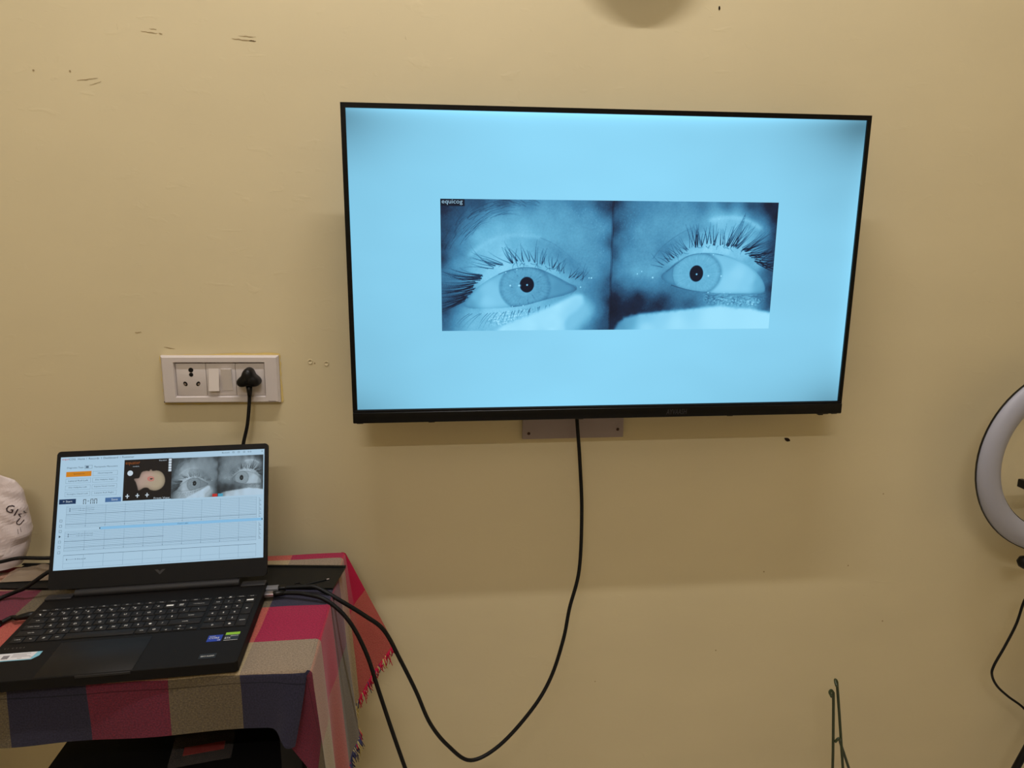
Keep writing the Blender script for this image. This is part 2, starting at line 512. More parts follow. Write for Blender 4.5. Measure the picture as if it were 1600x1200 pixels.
# scuffs, scratches and filled holes on the television wall
def scuff(pts, w, material, name='scuff_mark'):
    mb = MB(); V = []; F = []
    n = len(pts)
    for i, (x, z) in enumerate(pts):
        ww = w * (0.35 + 0.65 * math.sin(math.pi * (i + 0.5) / n)) * random.uniform(0.7, 1.2)
        V += [(x, -0.0004, z - ww / 2), (x, -0.0004, z + ww / 2)]
    for i in range(n - 1): F.append((2 * i, 2 * i + 2, 2 * i + 3, 2 * i + 1))
    mb.add(V, F); return mb.build(name, material, wall_back)
def scratch(x, z, dx, dz, w, material=None, k=7):
    scuff([(x + dx * i / k, z + dz * i / k + random.uniform(-.0006, .0006)) for i in range(k + 1)], w, material or M_mark)
scratch(-.505, .9685, .028, -.003, .0014); scratch(-.475, .9655, .006, -.001, .0022); scratch(-.49, .973, .012, -.001, .001)
scratch(-.352, .9605, .042, -.0035, .0014); scratch(-.322, .958, .011, -.0005, .0018, M_scuff2); scratch(-.34, .966, .03, -.002, .001)
scratch(-.544, .979, .0012, -.01, .002); scratch(-.62, .885, .035, .004, .0014); scratch(-.60, .878, .02, .006, .001)
scratch(-.57, .438, .012, .001, .0018); scratch(-.047, .973, .0015, -.006, .002); scratch(-.52, .41, .02, -.004, .0014)
def spot(x, z, r, material, name='wall_spot', sx=1.0, tilt=0.0):
    n = 10; V = []
    for k in range(n):
        a = 2 * math.pi * k / n; rr = r * random.uniform(0.8, 1.2)
        px, pz = rr * sx * math.cos(a), rr * math.sin(a)
        V.append((x + px * math.cos(tilt) - pz * math.sin(tilt), -0.0005, z + px * math.sin(tilt) + pz * math.cos(tilt)))
    MB().add(V, [tuple(range(n))]).build(name, material, wall_back)
spot(.5405, 1.0385, .0035, M_hole, sx=.55); spot(.748, .1885, .0035, M_hole, sx=2.0, tilt=-.5)
for x, z in ((-.2405, .3735), (-.69, .90), (-.63, .90), (.985, .055), (-.53, -.05), (.92, -.115), (.62, -.31), (1.02, -.26), (.34, -.37), (.72, .48 - .6)):
    spot(x, z, random.uniform(.0012, .002), M_mark)
for x, z in ((-.2484, .3767), (-.2179, .3724)):        # two filled anchor holes by the switch plate
    mb = MB(); mb.lathe([(.0048, 0), (.0048, .0012), (.0040, .0015), (.0034, .0006), (.001, .0004)], 14,
                        Matrix.Translation((x, 0, z)) @ Matrix.Rotation(math.pi / 2, 4, 'X'))
    mb.build('filled_hole', M_wall, wall_back)

# ------------------------------------------------------------------ tube lights (out of frame)
def tube_fixture(loc, label, facing):
    t = empty('tube_light', loc)
    if facing == 'wall':
        MB().box((-.64, -.095, -.02), (.64, -.02, .045), .004).build('batten', M_face, t)
        for s in (-1, 1): MB().box((s * .625 - .015, -.03, -.03), (s * .625 + .015, .02, .02), .003).build('end_holder', M_face, t)
    else:
        MB().box((-.64, -.03, .03), (.64, .03, .112), .004).build('batten', M_face, t)
        for s in (-1, 1): MB().box((s * .625 - .015, -.02, -.02), (s * .625 + .015, .02, .04), .003).build('end_holder', M_face, t)
    mb = MB(); mb.tube([(-.61, 0, 0), (.61, 0, 0)], .013, 12)
    mb.build('lamp_tube', M_tubeglass, t)
    tag(t, label, 'tube light')
tube_fixture(TUBE1, 'white tube light batten high on the wall opposite the television', 'wall')
tube_fixture(TUBE2, 'white tube light batten on the ceiling above the television', 'ceiling')

# round wall clock above the frame: its soft shadow falls into the picture
RY = Matrix.Rotation(math.pi / 2, 4, 'X')
clock = empty('wall_clock', (.384, 0, 1.190))
MB().lathe([(.001, .0), (.113, .0), (.118, .004), (.118, .029), (.115, .034), (.107, .033), (.103, .026), (.001, .026)], 48, RY).build('case', M_black, clock)
MB().lathe([(.001, .0265), (.1025, .0265)], 48, RY).build('face', M_face, clock)
for an, ln, w in ((.6, .060, .006), (2.5, .088, .004)):
    MB().box((-w / 2, -.030, -.012), (w / 2, -.0285, ln), M=Matrix.Rotation(an, 4, 'Y')).build('hand', M_black, clock)
tag(clock, 'round black wall clock mounted above the television', 'clock')

# ------------------------------------------------------------------ television
TVY = -0.10
tv = empty('television', (.3227, TVY, .5650), (0, .0048, 0))
SW, SH = .943, .943 * 9 / 16
L_, R_, TP, BT = -SW / 2 - .0085, SW / 2 + .0075, SH / 2 + .0085, -SH / 2 - .025
# slim bezel: four mitred bars around the screen
def bezel_bar(outer, inner):
    # outer/inner: (x,z) pairs
    mb = MB(); V = []
    for (x, z) in outer: V.append((x, -.004, z))
    for (x, z) in inner: V.append((x, -.004, z))
    for (x, z) in outer: V.append((x, .030, z))
    for (x, z) in inner: V.append((x, .002, z))
    # 0,1 outer front; 2,3 inner front; 4,5 outer back; 6,7 inner back
    mb.add(V, [(0, 1, 3, 2), (4, 0, 2, 6), (1, 5, 7, 3), (0, 4, 5, 1), (2, 3, 7, 6), (4, 6, 7, 5)])
    return mb
a, b_, c, d = (L_, BT), (R_, BT), (R_, TP), (L_, TP)
ia, ib, ic, id_ = (-SW / 2, -SH / 2), (SW / 2, -SH / 2), (SW / 2, SH / 2), (-SW / 2, SH / 2)
bezel_bar((d, c), (id_, ic)).build('top_bezel', M_blackgloss, tv)
bezel_bar((a, d), (ia, id_)).build('side_bezel', M_blackgloss, tv)
bezel_bar((c, b_), (ic, ib)).build('side_bezel', M_blackgloss, tv)
bb = MB().box((L_, -.0075, BT), (R_, .028, -SH / 2 - .004), .002).build('bottom_bezel', M_blackgloss, tv)
MB().box((L_ + .002, -.0055, -SH / 2 - .0045), (R_ - .002, .0, -SH / 2 - .0005), .0008).build('lower_trim', M_laptop, tv)
tx = MB(); text_on(tx, 'AYVAASH', .118, BT + .0055, w=.040, h=.0105, y=-.0078, slant=.15); tx.build('maker_name', M_logo, bb)
MB().box((L_ + .004, .028, BT + .004), (R_ - .004, .036, TP - .004), .003).build('rear_panel', M_black, tv)
MB().box((-.34, .036, -.22), (.34, .066, .16), .012).build('electronics_housing', M_black, tv)
for x in (L_ + .012, L_ + .145, R_ - .03, R_ - .012, -.05, .25):
    MB().box((x - .006, -.002, BT - .0022), (x + .006, .012, BT + .002), .0008).build('bottom_clip', M_black, tv)
MB().box((R_ - .045, -.002, BT - .004), (R_ - .035, .008, BT + .002), .001).build('power_button', M_black, tv)
screen = MB().quad(-SW / 2, -SH / 2, SW / 2, SH / 2, 0.0).build('screen', M_tv, tv)
tag(tv, 'large flat television on the wall showing two close-up eyes on pale blue', 'television')

# ---- the eye picture, painted as two 4:3 video frames (coordinates measured inside each frame)
PW, PH = 360, 270
def mapL(x, y):
    xl = 92 + (y - 52) / 1080 * 15; xr = 1502 - (y - 52) / 1080 * 31
    t = 52 + (x - 92) / 1410 * 18; b = 1132 - (x - 107) / 1364 * 10
    return (x - xl) / (xr - xl) * PW, (y - t) / (b - t) * PH
def mapR(x, y):
    xl = 95 - (y - 75) / 1045 * 33; xr = 1440 - (y - 85) / 885 * 68
    t = 72 + (x - 95) / 1345 * 13; b = 1120 - (x - 62) / 1300 * 24
    return (x - xl) / (xr - xl) * PW, (y - t) / (b - t) * PH
GX, GY = np.meshgrid(np.arange(PW) + 0.5, np.arange(PH) + 0.5)
def field(pts, mp, power=1.5, eps=200.0):
    num = np.zeros((PH, PW)); den = np.zeros((PH, PW))
    for x, y, l in pts:
        u, v = mp(x, y)
        w = 1.0 / ((GX - u) ** 2 + (GY - v) ** 2 + eps) ** power
        num += w * l; den += w
    return num / den
def blur(a, s):
    if s <= 0: return a
    k = int(math.ceil(s * 2.5)); w = np.exp(-0.5 * (np.arange(-k, k + 1) / s) ** 2); w /= w.sum()
    for ax in (0, 1):
        p = np.pad(a, [(k, k) if i == ax else (0, 0) for i in (0, 1)], mode='edge')
        a = sum(w[j] * (p[j:j + a.shape[0], :] if ax == 0 else p[:, j:j + a.shape[1]]) for j in range(2 * k + 1))
    return a
def polymask(poly, mp, GX=GX, GY=GY):
    P = [mp(*q) for q in poly]; inside = np.zeros(GX.shape, bool)
    for (x1, y1), (x2, y2) in zip(P, P[1:] + P[:1]):
        c = ((y1 > GY) != (y2 > GY)) & (GX < (x2 - x1) * (GY - y1) / (y2 - y1 + 1e-12) + x1)
        inside ^= c
    return inside.astype(float)
def smooth(pts, per=10):
    return [(q.x, q.y) for q in spline([(x, y, 0) for x, y in pts], per)]
def closed_smooth(pts, per=6):
    n = len(pts); out = []
    for i in range(n):
        a, b, c, d = [Vector(pts[(i + k - 1) % n]) for k in range(4)]
        for k in range(per):
            t = k / per
            q = 0.5 * ((2 * b) + (c - a) * t + (2 * a - 5 * b + 4 * c - d) * t * t + (3 * b - a - 3 * c + d) * t ** 3)
            out.append((q.x, q.y))
    return out
def stroke(img, pts, w0, w1, lum, op, mp):
    """Tapered soft stroke (widths in canvas pixels)."""
    P = np.array([mp(*q) for q in smooth(pts, 14)])
    n = len(P)
    for i, (u, v) in enumerate(P):
        t = i / (n - 1); w = w0 + (w1 - w0) * t
        x0, x1, y0, y1 = int(u - w - 2), int(u + w + 3), int(v - w - 2), int(v + w + 3)
        x0, y0 = max(x0, 0), max(y0, 0); x1, y1 = min(x1, PW), min(y1, PH)
        if x1 <= x0 or y1 <= y0: continue
        dd = np.hypot(GX[y0:y1, x0:x1] - u, GY[y0:y1, x0:x1] - v)
        a = np.clip(1.0 - (dd - w * 0.5 + 0.5), 0, 1) * op * min(1.0, w + 0.25)
        s = img[y0:y1, x0:x1]
        tgt = s * (1 - a) + lum * a
        img[y0:y1, x0:x1] = np.minimum(s, tgt) if lum < 0.5 else np.maximum(s, tgt)
def star(img, x, y, r, mp):
    u, v = mp(x, y)
    d = np.exp(-((GX - u) ** 2 + (GY - v) ** 2) / (2 * r * r))
    c = np.exp(-np.abs(GX - u) / (r * 1.6) - ((GY - v) / 0.7) ** 2) * .5 + np.exp(-np.abs(GY - v) / (r * 1.6) - ((GX - u) / 0.7) ** 2) * .5
    np.maximum(img, np.clip(d * 1.1 + c * .5, 0, 1), out=img)
def ell(cx, cy, rx, ry, mp):
    u, v = mp(cx, cy); u2, _ = mp(cx + rx, cy); _, v2 = mp(cx, cy + ry)
    return np.hypot((GX - u) / (u2 - u), (GY - v) / (v2 - v))
def sstep(a, b, x):
    t = np.clip((x - a) / (b - a), 0, 1); return t * t * (3 - 2 * t)
def grain(s, amp):
    g = blur(rng.standard_normal((PH, PW)), s); return g / g.std() * amp

def lash(img, root, ang, ln, curl, w, mp, lum=0.07, op=0.9):
    x, y = root; a = math.radians(ang); pts = []
    for k in range(5):
        pts.append((x, y)); x += math.cos(a) * ln / 4; y -= math.sin(a) * ln / 4; a += math.radians(curl) / 4
    stroke(img, pts, w, 0.35, lum, op, mp)

def paint_left():
    mp = mapL
    P = [(110, 130, .14), (130, 300, .2), (105, 420, .12), (115, 520, .14), (220, 110, .22), (250, 170, .26), (400, 90, .22), (600, 80, .28), (800, 95, .40),
         (1000, 100, .48), (1200, 95, .40), (1400, 95, .26), (1490, 100, .16), (1495, 400, .24), (1490, 700, .22), (1490, 880, .07), (1480, 1000, .16), (1470, 1100, .22),
         (330, 230, .42), (500, 200, .56), (700, 180, .56), (900, 200, .57), (1100, 200, .55), (1300, 200, .52), (1400, 300, .52), (1400, 500, .50), (1440, 620, .42),
         (180, 350, .30), (250, 400, .50), (400, 340, .67), (550, 290, .66), (750, 290, .66), (1000, 320, .58), (1200, 350, .57), (1280, 480, .53),
         (450, 450, .70), (600, 460, .72), (750, 430, .70), (900, 430, .60), (1050, 480, .52), (1150, 560, .50), (1250, 620, .50), (1350, 640, .54),
         (400, 600, .66), (600, 590, .78), (480, 665, .76), (1000, 620, .70), (1100, 680, .62), (800, 575, .74), (1200, 720, .56),
         (180, 480, .42), (230, 580, .55), (200, 680, .42), (170, 800, .30), (200, 900, .28), (130, 960, .2), (130, 1080, .3), (230, 1080, .52), (260, 960, .5), (330, 1000, .68), (350, 1100, .66),
         (500, 990, .76), (500, 1090, .66), (620, 970, .74), (700, 980, .72), (850, 930, .66), (1000, 885, .60), (1150, 840, .56), (1250, 790, .48), (1330, 830, .42),
         (1380, 960, .42), (1300, 960, .62), (1400, 1080, .30), (1280, 1090, .42), (1180, 1080, .60), (1440, 800, .30)]
    im = field(P, mp)
    # bright fold above the lid, shaded lid to the right
    stroke(im, [(330, 500), (480, 395), (620, 355), (760, 345), (900, 360)], 9, 6, .71, .5, mp)
    im = blur(im, 3.2); im = .56 + (im - .5) * 1.3
    lid = polymask(closed_smooth([(640, 370), (800, 360), (960, 395), (1120, 500), (1240, 610), (1310, 690), (1180, 700), (1000, 600), (820, 555), (660, 540)]), mp)
    im -= blur(lid, 5) * .07
    stroke(im, [(900, 365), (1010, 415), (1130, 505), (1250, 610), (1330, 690)], 2.2, 1.5, .40, .35, mp)
    im += grain(.9, .010) + grain(4, .006)
    sp = (rng.random((PH, PW)) > .987).astype(float)     # skin sparkle by the nose
    m = blur(polymask([(1100, 120), (1450, 100), (1440, 560), (1370, 540), (1330, 300), (1200, 200)], mp), 6)
    im += blur(sp, .6) * m * .3
    # brow strokes
    for k in range(60):
        t = random.random(); x = 130 + 430 * t + random.uniform(-40, 60); y = 480 - 360 * t ** .7 + random.uniform(-90, 60)
        lash(im, (x, y), 70 - 55 * t + random.uniform(-12, 12), random.uniform(120, 230), -30, .9, mp, .12, .45)
    for k in range(22):
        lash(im, (random.uniform(560, 900), random.uniform(80, 130)), random.uniform(140, 175), random.uniform(120, 220), 15, .8, mp, .15, .4)
    # eyeball
    eye = closed_smooth([(285, 905), (330, 840), (400, 765), (500, 692), (600, 642), (700, 613), (800, 604), (900, 620), (1000, 665), (1100, 715), (1190, 765),
                         (1185, 795), (1100, 830), (1000, 853), (900, 878), (800, 905), (700, 925), (600, 936), (450, 942), (330, 938)])
    em = blur(polymask(eye, mp), .7)
    e = field([(330, 900, .60), (380, 840, .72), (480, 770, .82), (470, 880, .86), (540, 800, .82), (560, 700, .76), (980, 720, .60), (1050, 760, .55), (1130, 770, .55), (1180, 775, .50), (1000, 820, .58), (1080, 800, .56)], mp, 1.6, 60)
    r = ell(775, 765, 208, 188, mp)
    uu, vv = mp(785, 755); ang = np.arctan2(GY - vv, GX - uu)
    fib = sum(np.sin(ang * f + p) for f, p in ((17, .3), (29, 1.7), (41, 2.9), (53, .8))) * .007
    iris = .665 - .05 * sstep(.2, .5, r) + .03 * sstep(.5, .8, r) - .08 * sstep(.78, 1.0, r) + fib * sstep(.3, .5, r) + grain(1.0, .012)
    iris -= .05 * sstep(0.0, 200 / 4, (GX - uu))
    e = e * sstep(.96, 1.07, r) + iris * (1 - sstep(.96, 1.07, r))
    for k in range(16):
        an = random.uniform(0, 6.28); q = random.uniform(.42, .75)
        stroke(e, [(775 + 208 * q * math.cos(an), 765 + 188 * q * math.sin(an)), (775 + 208 * (q + .07) * math.cos(an), 765 + 188 * (q + .07) * math.sin(an))], 1.1, .8, .45, .5, mp)
    pr = ell(790, 745, 58, 64, mp)
    e = e * sstep(.94, 1.06, pr) + .03 * (1 - sstep(.94, 1.06, pr))
    lidsh = blur(1 - polymask(eye, mp), 4)
    e -= .22 * lidsh
    im = im * (1 - em) + e * em
    stroke(im, [(560, 660), (630, 632), (720, 609), (800, 603), (890, 618), (980, 655), (1080, 708)], 1.5, 1.0, .22, .75, mp)
    stroke(im, [(300, 880), (370, 790), (470, 712), (560, 662)], 1.0, 1.0, .42, .6, mp)
    stroke(im, [(665, 928), (760, 916), (850, 893), (960, 862), (1090, 832)], 1.6, .8, .24, .75, mp)
    stroke(im, [(340, 945), (480, 948), (600, 944), (670, 930)], 1.0, 1.0, .52, .5, mp)
    stroke(im, [(300, 930), (330, 880), (345, 850)], 2, 2, .5, .5, mp)
    stroke(im, [(1110, 740), (1180, 752), (1195, 780), (1150, 825)], 1.0, 1.0, .34, .6, mp)
    for x, y, s in ((655, 752, 1.9), (727, 752, 2.2), (792, 747, 1.2), (620, 645, 1.0), (708, 622, 1.0), (1230, 765, 1.4), (1320, 690, 1.6), (672, 925, 1.0), (760, 918, 1.2), (720, 1000, 1.2), (750, 350, .9), (1300, 690, 1.2)):
        star(im, x, y, s, mp)
    # lower lid texture
    m = blur(polymask([(520, 985), (700, 965), (850, 930), (880, 960), (780, 1010), (700, 1050), (600, 1090), (450, 1060)], mp), 4)
    im += grain(.9, .09) * m
    for k in range(20):
        t = k / 19; x = 330 + 640 * t; y = 985 - 75 * t ** 2
        lash(im, (x + random.uniform(-14, 14), y), 215 + 45 * t + random.uniform(-12, 12), (190 - 130 * t) * random.uniform(.6, 1.1), 25, .9, mp, .2, .6)
    # upper lashes
    roots = smooth([(330, 735), (420, 655), (520, 600), (620, 570), (720, 560), (820, 560), (900, 570), (980, 600), (1060, 640), (1160, 690), (1280, 715)], 10)
    for k in range(66):
        t = random.random(); i = min(int(t * (len(roots) - 1)), len(roots) - 2); x, y = roots[i]
        if t < .35: an, ln = 172 - 60 * t + random.uniform(-16, 16), random.uniform(150, 300) * (1 - t * .6)
        elif t < .62: an, ln = 122 - 90 * (t - .35) + random.uniform(-24, 18), random.uniform(90, 210)
        else: an, ln = 75 + random.uniform(-30, 40) - 40 * (t - .62), random.uniform(50, 130)
        lash(im, (x + random.uniform(-10, 10), y + random.uniform(-12, 10)), an, ln, random.uniform(-35, 25), random.uniform(.8, 1.5) if t < .6 else .9, mp, .10, .85 if t < .62 else .6)
    for k in range(14):                                          # root curls on the lid rim
        x, y = roots[random.randint(25, len(roots) - 25)]
        lash(im, (x, y + 10), random.uniform(180, 350), random.uniform(30, 60), 60, .8, mp, .35, .6)
    # thick clump sweeping out to the left edge
    for k in range(44):
        t = k / 43; x = 430 - 160 * t + random.uniform(-20, 20); y = 660 + 230 * t + random.uniform(-14, 14)
        lash(im, (x, y), 178 + 34 * t + random.uniform(-7, 7), random.uniform(230, 330) - 60 * t, -18 + random.uniform(-8, 8), random.uniform(1.2, 2.4), mp, .06, .85)
    # white gauze in the lower right
    g = polymask([(520, 1140), (600, 1085), (680, 1050), (760, 1020), (880, 965), (1000, 915), (1100, 865), (1190, 825), (1250, 830), (1260, 900), (1200, 960), (1130, 1010), (1105, 1060), (1115, 1145)], mp)
    g = blur(g, 3.2)
    im = im * (1 - g) + (.97 + grain(6, .01)) * g
    g2 = blur(polymask([(1080, 960), (1200, 850), (1290, 860), (1330, 960), (1290, 1060), (1150, 1140), (1080, 1140)], mp), 9)
    im = im * (1 - g2 * .75) + .86 * g2 * .75
    im[:, -3:] *= .75
    return np.clip(im, 0, 1)

def paint_right():
    mp = mapR
    P = [(100, 100, .14), (100, 300, .18), (90, 500, .24), (75, 640, .34), (140, 160, .36), (250, 130, .42), (400, 130, .47), (600, 130, .48), (800, 120, .38), (1000, 110, .28),
         (1200, 120, .17), (1350, 120, .09), (1425, 200, .07), (1420, 330, .12), (170, 350, .42), (300, 320, .55), (450, 250, .55), (600, 240, .54), (750, 200, .52), (950, 170, .55), (1150, 180, .52), (1260, 200, .34),
         (950, 215, .82), (1100, 215, .76), (1250, 270, .68), (1330, 330, .50), (200, 520, .54), (380, 420, .53), (380, 520, .52), (480, 440, .44), (560, 430, .52), (700, 330, .55), (900, 320, .64), (1100, 310, .68), (1200, 330, .66),
         (600, 525, .68), (720, 450, .74), (850, 430, .82), (1000, 440, .80), (1150, 480, .74), (1260, 570, .70), (1330, 690, .48), (1300, 470, .45),
         (150, 650, .54), (280, 640, .64), (400, 640, .64), (200, 715, .44), (330, 720, .46), (420, 720, .5), (500, 760, .44), (120, 760, .26),
         (90, 850, .10), (300, 850, .12), (500, 855, .18), (700, 880, .28), (80, 950, .09), (250, 930, .12), (450, 915, .16), (600, 800, .40), (700, 820, .46), (850, 850, .48), (1000, 850, .58), (1200, 870, .64), (1300, 840, .5), (1370, 860, .22),
         (1385, 760, .10), (1360, 660, .2), (1400, 520, .18), (1390, 430, .2)]
    im = field(P, mp)
    stroke(im, [(880, 225), (960, 208), (1060, 205), (1180, 225), (1290, 290)], 8, 7, .76, .5, mp)
    im = blur(im, 3.2); im = .55 + (im - .5) * 1.3
    lid = polymask(closed_smooth([(440, 500), (520, 420), (640, 330), (760, 280), (900, 250), (880, 420), (700, 470), (560, 540)]), mp)
    im -= blur(lid, 4) * .06
    stroke(im, [(410, 530), (480, 440), (560, 375), (640, 325), (740, 280)], 2.4, 1.4, .36, .4, mp)
    im += grain(.9, .010) + grain(4, .006)
    sp = (rng.random((PH, PW)) > .985).astype(float)
    m = blur(polymask([(100, 100), (320, 100), (300, 200), (260, 420), (150, 470), (130, 300)], mp), 6)
    im += blur(sp, .6) * m * .28
    eye = closed_smooth([(478, 668), (540, 610), (600, 560), (690, 508), (780, 489), (900, 489), (1000, 500), (1100, 535), (1200, 590), (1280, 660), (1325, 740), (1310, 800),
                         (1150, 806), (1000, 809), (850, 803), (750, 790), (650, 770), (570, 742), (505, 712)])
    em = blur(polymask(eye, mp), .7)
    e = field([(500, 680, .50), (550, 660, .54), (540, 710, .55), (1020, 560, .80), (1100, 650, .90), (1050, 740, .88), (1200, 700, .86), (1270, 720, .68), (1310, 770, .62), (1150, 780, .86)], mp, 1.6, 60)
    r = ell(768, 650, 196, 172, mp)
    uu, vv = mp(762, 650); ang = np.arctan2(GY - vv, GX - uu)
    fib = sum(np.sin(ang * f + p) for f, p in ((15, .9), (27, .7), (43, 1.9), (57, 2.8))) * .007
    iris = .72 - .03 * sstep(.2, .5, r) + .02 * sstep(.5, .8, r) - .07 * sstep(.8, 1.0, r) + fib * sstep(.3, .5, r) + grain(1.0, .01)
    e = e * sstep(.95, 1.05, r) + iris * (1 - sstep(.95, 1.05, r))
    lim = np.exp(-((r - 1.02) / .06) ** 2) * sstep(0, 30, GX - uu)
    e -= .13 * lim
    for k in range(16):
        an = random.uniform(0, 6.28); q = random.uniform(.42, .75)
        stroke(e, [(768 + 196 * q * math.cos(an), 650 + 172 * q * math.sin(an)), (768 + 196 * (q + .07) * math.cos(an), 650 + 172 * (q + .07) * math.sin(an))], 1.1, .8, .5, .5, mp)
    pr = ell(762, 649, 55, 66, mp)
    e = e * sstep(.94, 1.06, pr) + .04 * (1 - sstep(.94, 1.06, pr))
    e -= .2 * blur(1 - polymask(eye, mp), 4)
    im = im * (1 - em) + e * em
    stroke(im, [(520, 635), (600, 572), (690, 512), (790, 488), (900, 488), (980, 502)], 1.3, 1.2, .22, .75, mp)
    stroke(im, [(980, 502), (1090, 540), (1200, 598), (1290, 690)], 1.0, .8, .45, .5, mp)
    stroke(im, [(560, 745), (650, 772), (750, 792), (880, 804)], 1.7, 1.0, .2, .8, mp)
    stroke(im, [(880, 806), (1000, 812), (1150, 812), (1300, 805)], 1.0, 1.0, .46, .5, mp)
    stroke(im, [(575, 590), (566, 660), (585, 735)], 1.2, 1.2, .42, .6, mp)
    stroke(im, [(1280, 680), (1290, 740), (1280, 795)], 2.0, 2.0, .52, .5, mp)
    for x, y, s in ((764, 655, 1.2), (860, 667, 2.1), (965, 668, 1.9), (408, 684, 1.9), (900, 497, 1.5), (858, 803, 1.2), (1225, 895, 1.7), (945, 215, 1.2), (285, 655, 1.3), (320, 635, 1.2), (990, 804, .9), (1040, 804, .9), (910, 870, 1.0), (1020, 895, 1.2)):
        star(im, x, y, s, mp)
    m = blur(polymask([(800, 830), (1000, 830), (1250, 840), (1330, 850), (1250, 915), (1000, 905), (850, 885)], mp), 4)
    im += grain(.9, .10) * m
    for k in range(16):
        x = random.uniform(820, 1300); lash(im, (x, 825 + random.uniform(-8, 25)), random.uniform(-35, 10), random.uniform(60, 130), 20, .8, mp, .22, .5)
    roots = smooth([(480, 590), (560, 540), (640, 480), (740, 435), (850, 415), (960, 415), (1060, 430), (1160, 460), (1260, 520), (1330, 600)], 10)
    for k in range(84):
        t = random.random(); x, y = roots[min(int(t * (len(roots) - 1)), len(roots) - 2)]
        if t < .3: an, ln = 165 - 120 * t + random.uniform(-25, 15), random.uniform(60, 130)
        elif t < .65: an, ln = 100 - 100 * (t - .3) + random.uniform(-18, 18), random.uniform(90, 200)
        else: an, ln = 52 - 95 * (t - .65) + random.uniform(-12, 12), random.uniform(150, 260)
        lash(im, (x + random.uniform(-10, 10), y + random.uniform(-10, 12)), an, ln, random.uniform(-22, 30), .9 if t < .35 else random.uniform(.9, 1.9), mp, .08, .6 if t < .3 else .88)
    for k in range(5):
        lash(im, (1010 + k * 18, 425), 56 + k * 3, 300 - k * 12, 8, 2.0, mp, .07, .8)
    for k in range(30):
        t = k / 29; lash(im, (1130 + 170 * t + random.uniform(-15, 15), 445 + 130 * t + random.uniform(-14, 14)), 30 - 62 * t + random.uniform(-8, 8), random.uniform(180, 280), 16, random.uniform(1.2, 2.3), mp, .06, .85)
    for k in range(12):
        x, y = roots[random.randint(15, len(roots) - 20)]
        lash(im, (x, y + 12), random.uniform(180, 360), random.uniform(25, 50), 60, .8, mp, .4, .6)
    g = polymask([(90, 1140), (140, 1050), (200, 1010), (300, 985), (450, 968), (600, 952), (750, 935), (860, 918), (960, 908), (1080, 925), (1200, 930), (1300, 950), (1460, 965), (1460, 1200), (90, 1200)], mp)
    g = np.clip(blur(g, 2.6) + grain(2.2, .05) * blur(g, 5) * (1 - blur(g, 5)) * 4, 0, 1)
    tex = field([(150, 1080, .55), (230, 1040, .62), (350, 1020, .80), (500, 1000, .88), (600, 1050, .98), (350, 1090, .97), (900, 1000, .99), (1300, 1050, .99), (700, 970, .9)], mp)
    im = im * (1 - g) + tex * g
    im[:, :2] *= .8
    return np.clip(im, 0, 1)

eyes = np.concatenate([paint_left(), paint_right()], 1)
px0, px1 = (.168 - .5) * SW, (.834 - .5) * SW
pz1, pz0 = (.5 - .2794) * SH, (.5 - .7242) * SH
ep = attr_grid('eye_picture', eyes, px0, px1, pz0, pz1, -.0006, M_eye_blue, screen)
tag(ep, 'blue-tinted picture of two wide open eyes side by side')
mb = MB(); mb.quad(px0, pz1 - .0125, px0 + .043, pz1 - .0005, -.0009)
mb.build('caption_box', M_tv_cap, screen)
mb = MB(); text_on(mb, 'equicog', px0 + .0025, pz1 - .0105, w=.037, h=.0095, y=-.0012)
mb.build('caption_lettering', M_tv_captext, screen)

# wall bracket plate under the television
br = empty('tv_bracket', (.276, 0, .20))
MB().box((-.106, -.010, .008), (.106, -.004, .150), .001).build('plate', M_bracket, br)
for x, zz in ((-.062, .10), (.062, .10)):
    MB().box((x - .015, -.0345, .02 + zz - .06), (x + .015, .0, .02 + zz), .001).build('standoff', M_bracket, br)
for x, z in ((-.093, .020), (.094, .025)):
    mb = MB(); mb.lathe([(.0005, .0125), (.0025, .0120), (.0034, .0095)], 10, Matrix.Translation((x, 0, z)) @ RY); mb.build('screw', M_rust, br)
tag(br, 'flat grey metal bracket plate under the television with rusty screws', 'bracket')
br.rotation_euler = (0, .006, 0)

# ------------------------------------------------------------------ switch plate with socket
sp_ = empty('switch_plate', (-.4172, 0, .3462), (0, .016, 0))
# frame: outer rounded ring with a recessed window
PWd, PHt = .1095, .0465
def ring_frame(ox, oz, ix0, ix1, iz0, iz1, d0, d1, lip):
    mb = MB()
    O = [(-ox, -oz), (ox, -oz), (ox, oz), (-ox, oz)]
    I = [(ix0, iz0), (ix1, iz0), (ix1, iz1), (ix0, iz1)]
    J = [(ix0 + lip, iz0 + lip), (ix1 - lip, iz0 + lip), (ix1 - lip, iz1 - lip), (ix0 + lip, iz1 - lip)]
    o2 = [(x * (1 - .004 / ox), z * (1 - .003 / oz)) for x, z in O]
    V = [(x, 0, z) for x, z in O] + [(x, d0 * .55, z) for x, z in O] + [(x, d0, z) for x, z in o2] + [(x, d0, z) for x, z in I] + [(x, d1, z) for x, z in J]
    F = []
    for k in range(4):
        for i in range(4):
            j = (i + 1) % 4
            F.append((k * 4 + i, k * 4 + j, (k + 1) * 4 + j, (k + 1) * 4 + i))
    mb.add(V, F); return mb
ring_frame(PWd, PHt, -.0855, .0835, -.0345, .0345, -.013, -.006, .0022).build('frame', M_white, sp_)
def module(x0, x1, name):
    return MB().box((x0 + .0003, -.0085, -.0315), (x1 - .0003, -.001, .0315), .0008).build(name, M_white, sp_)
m1 = module(-.083, -.0275, 'socket_module')
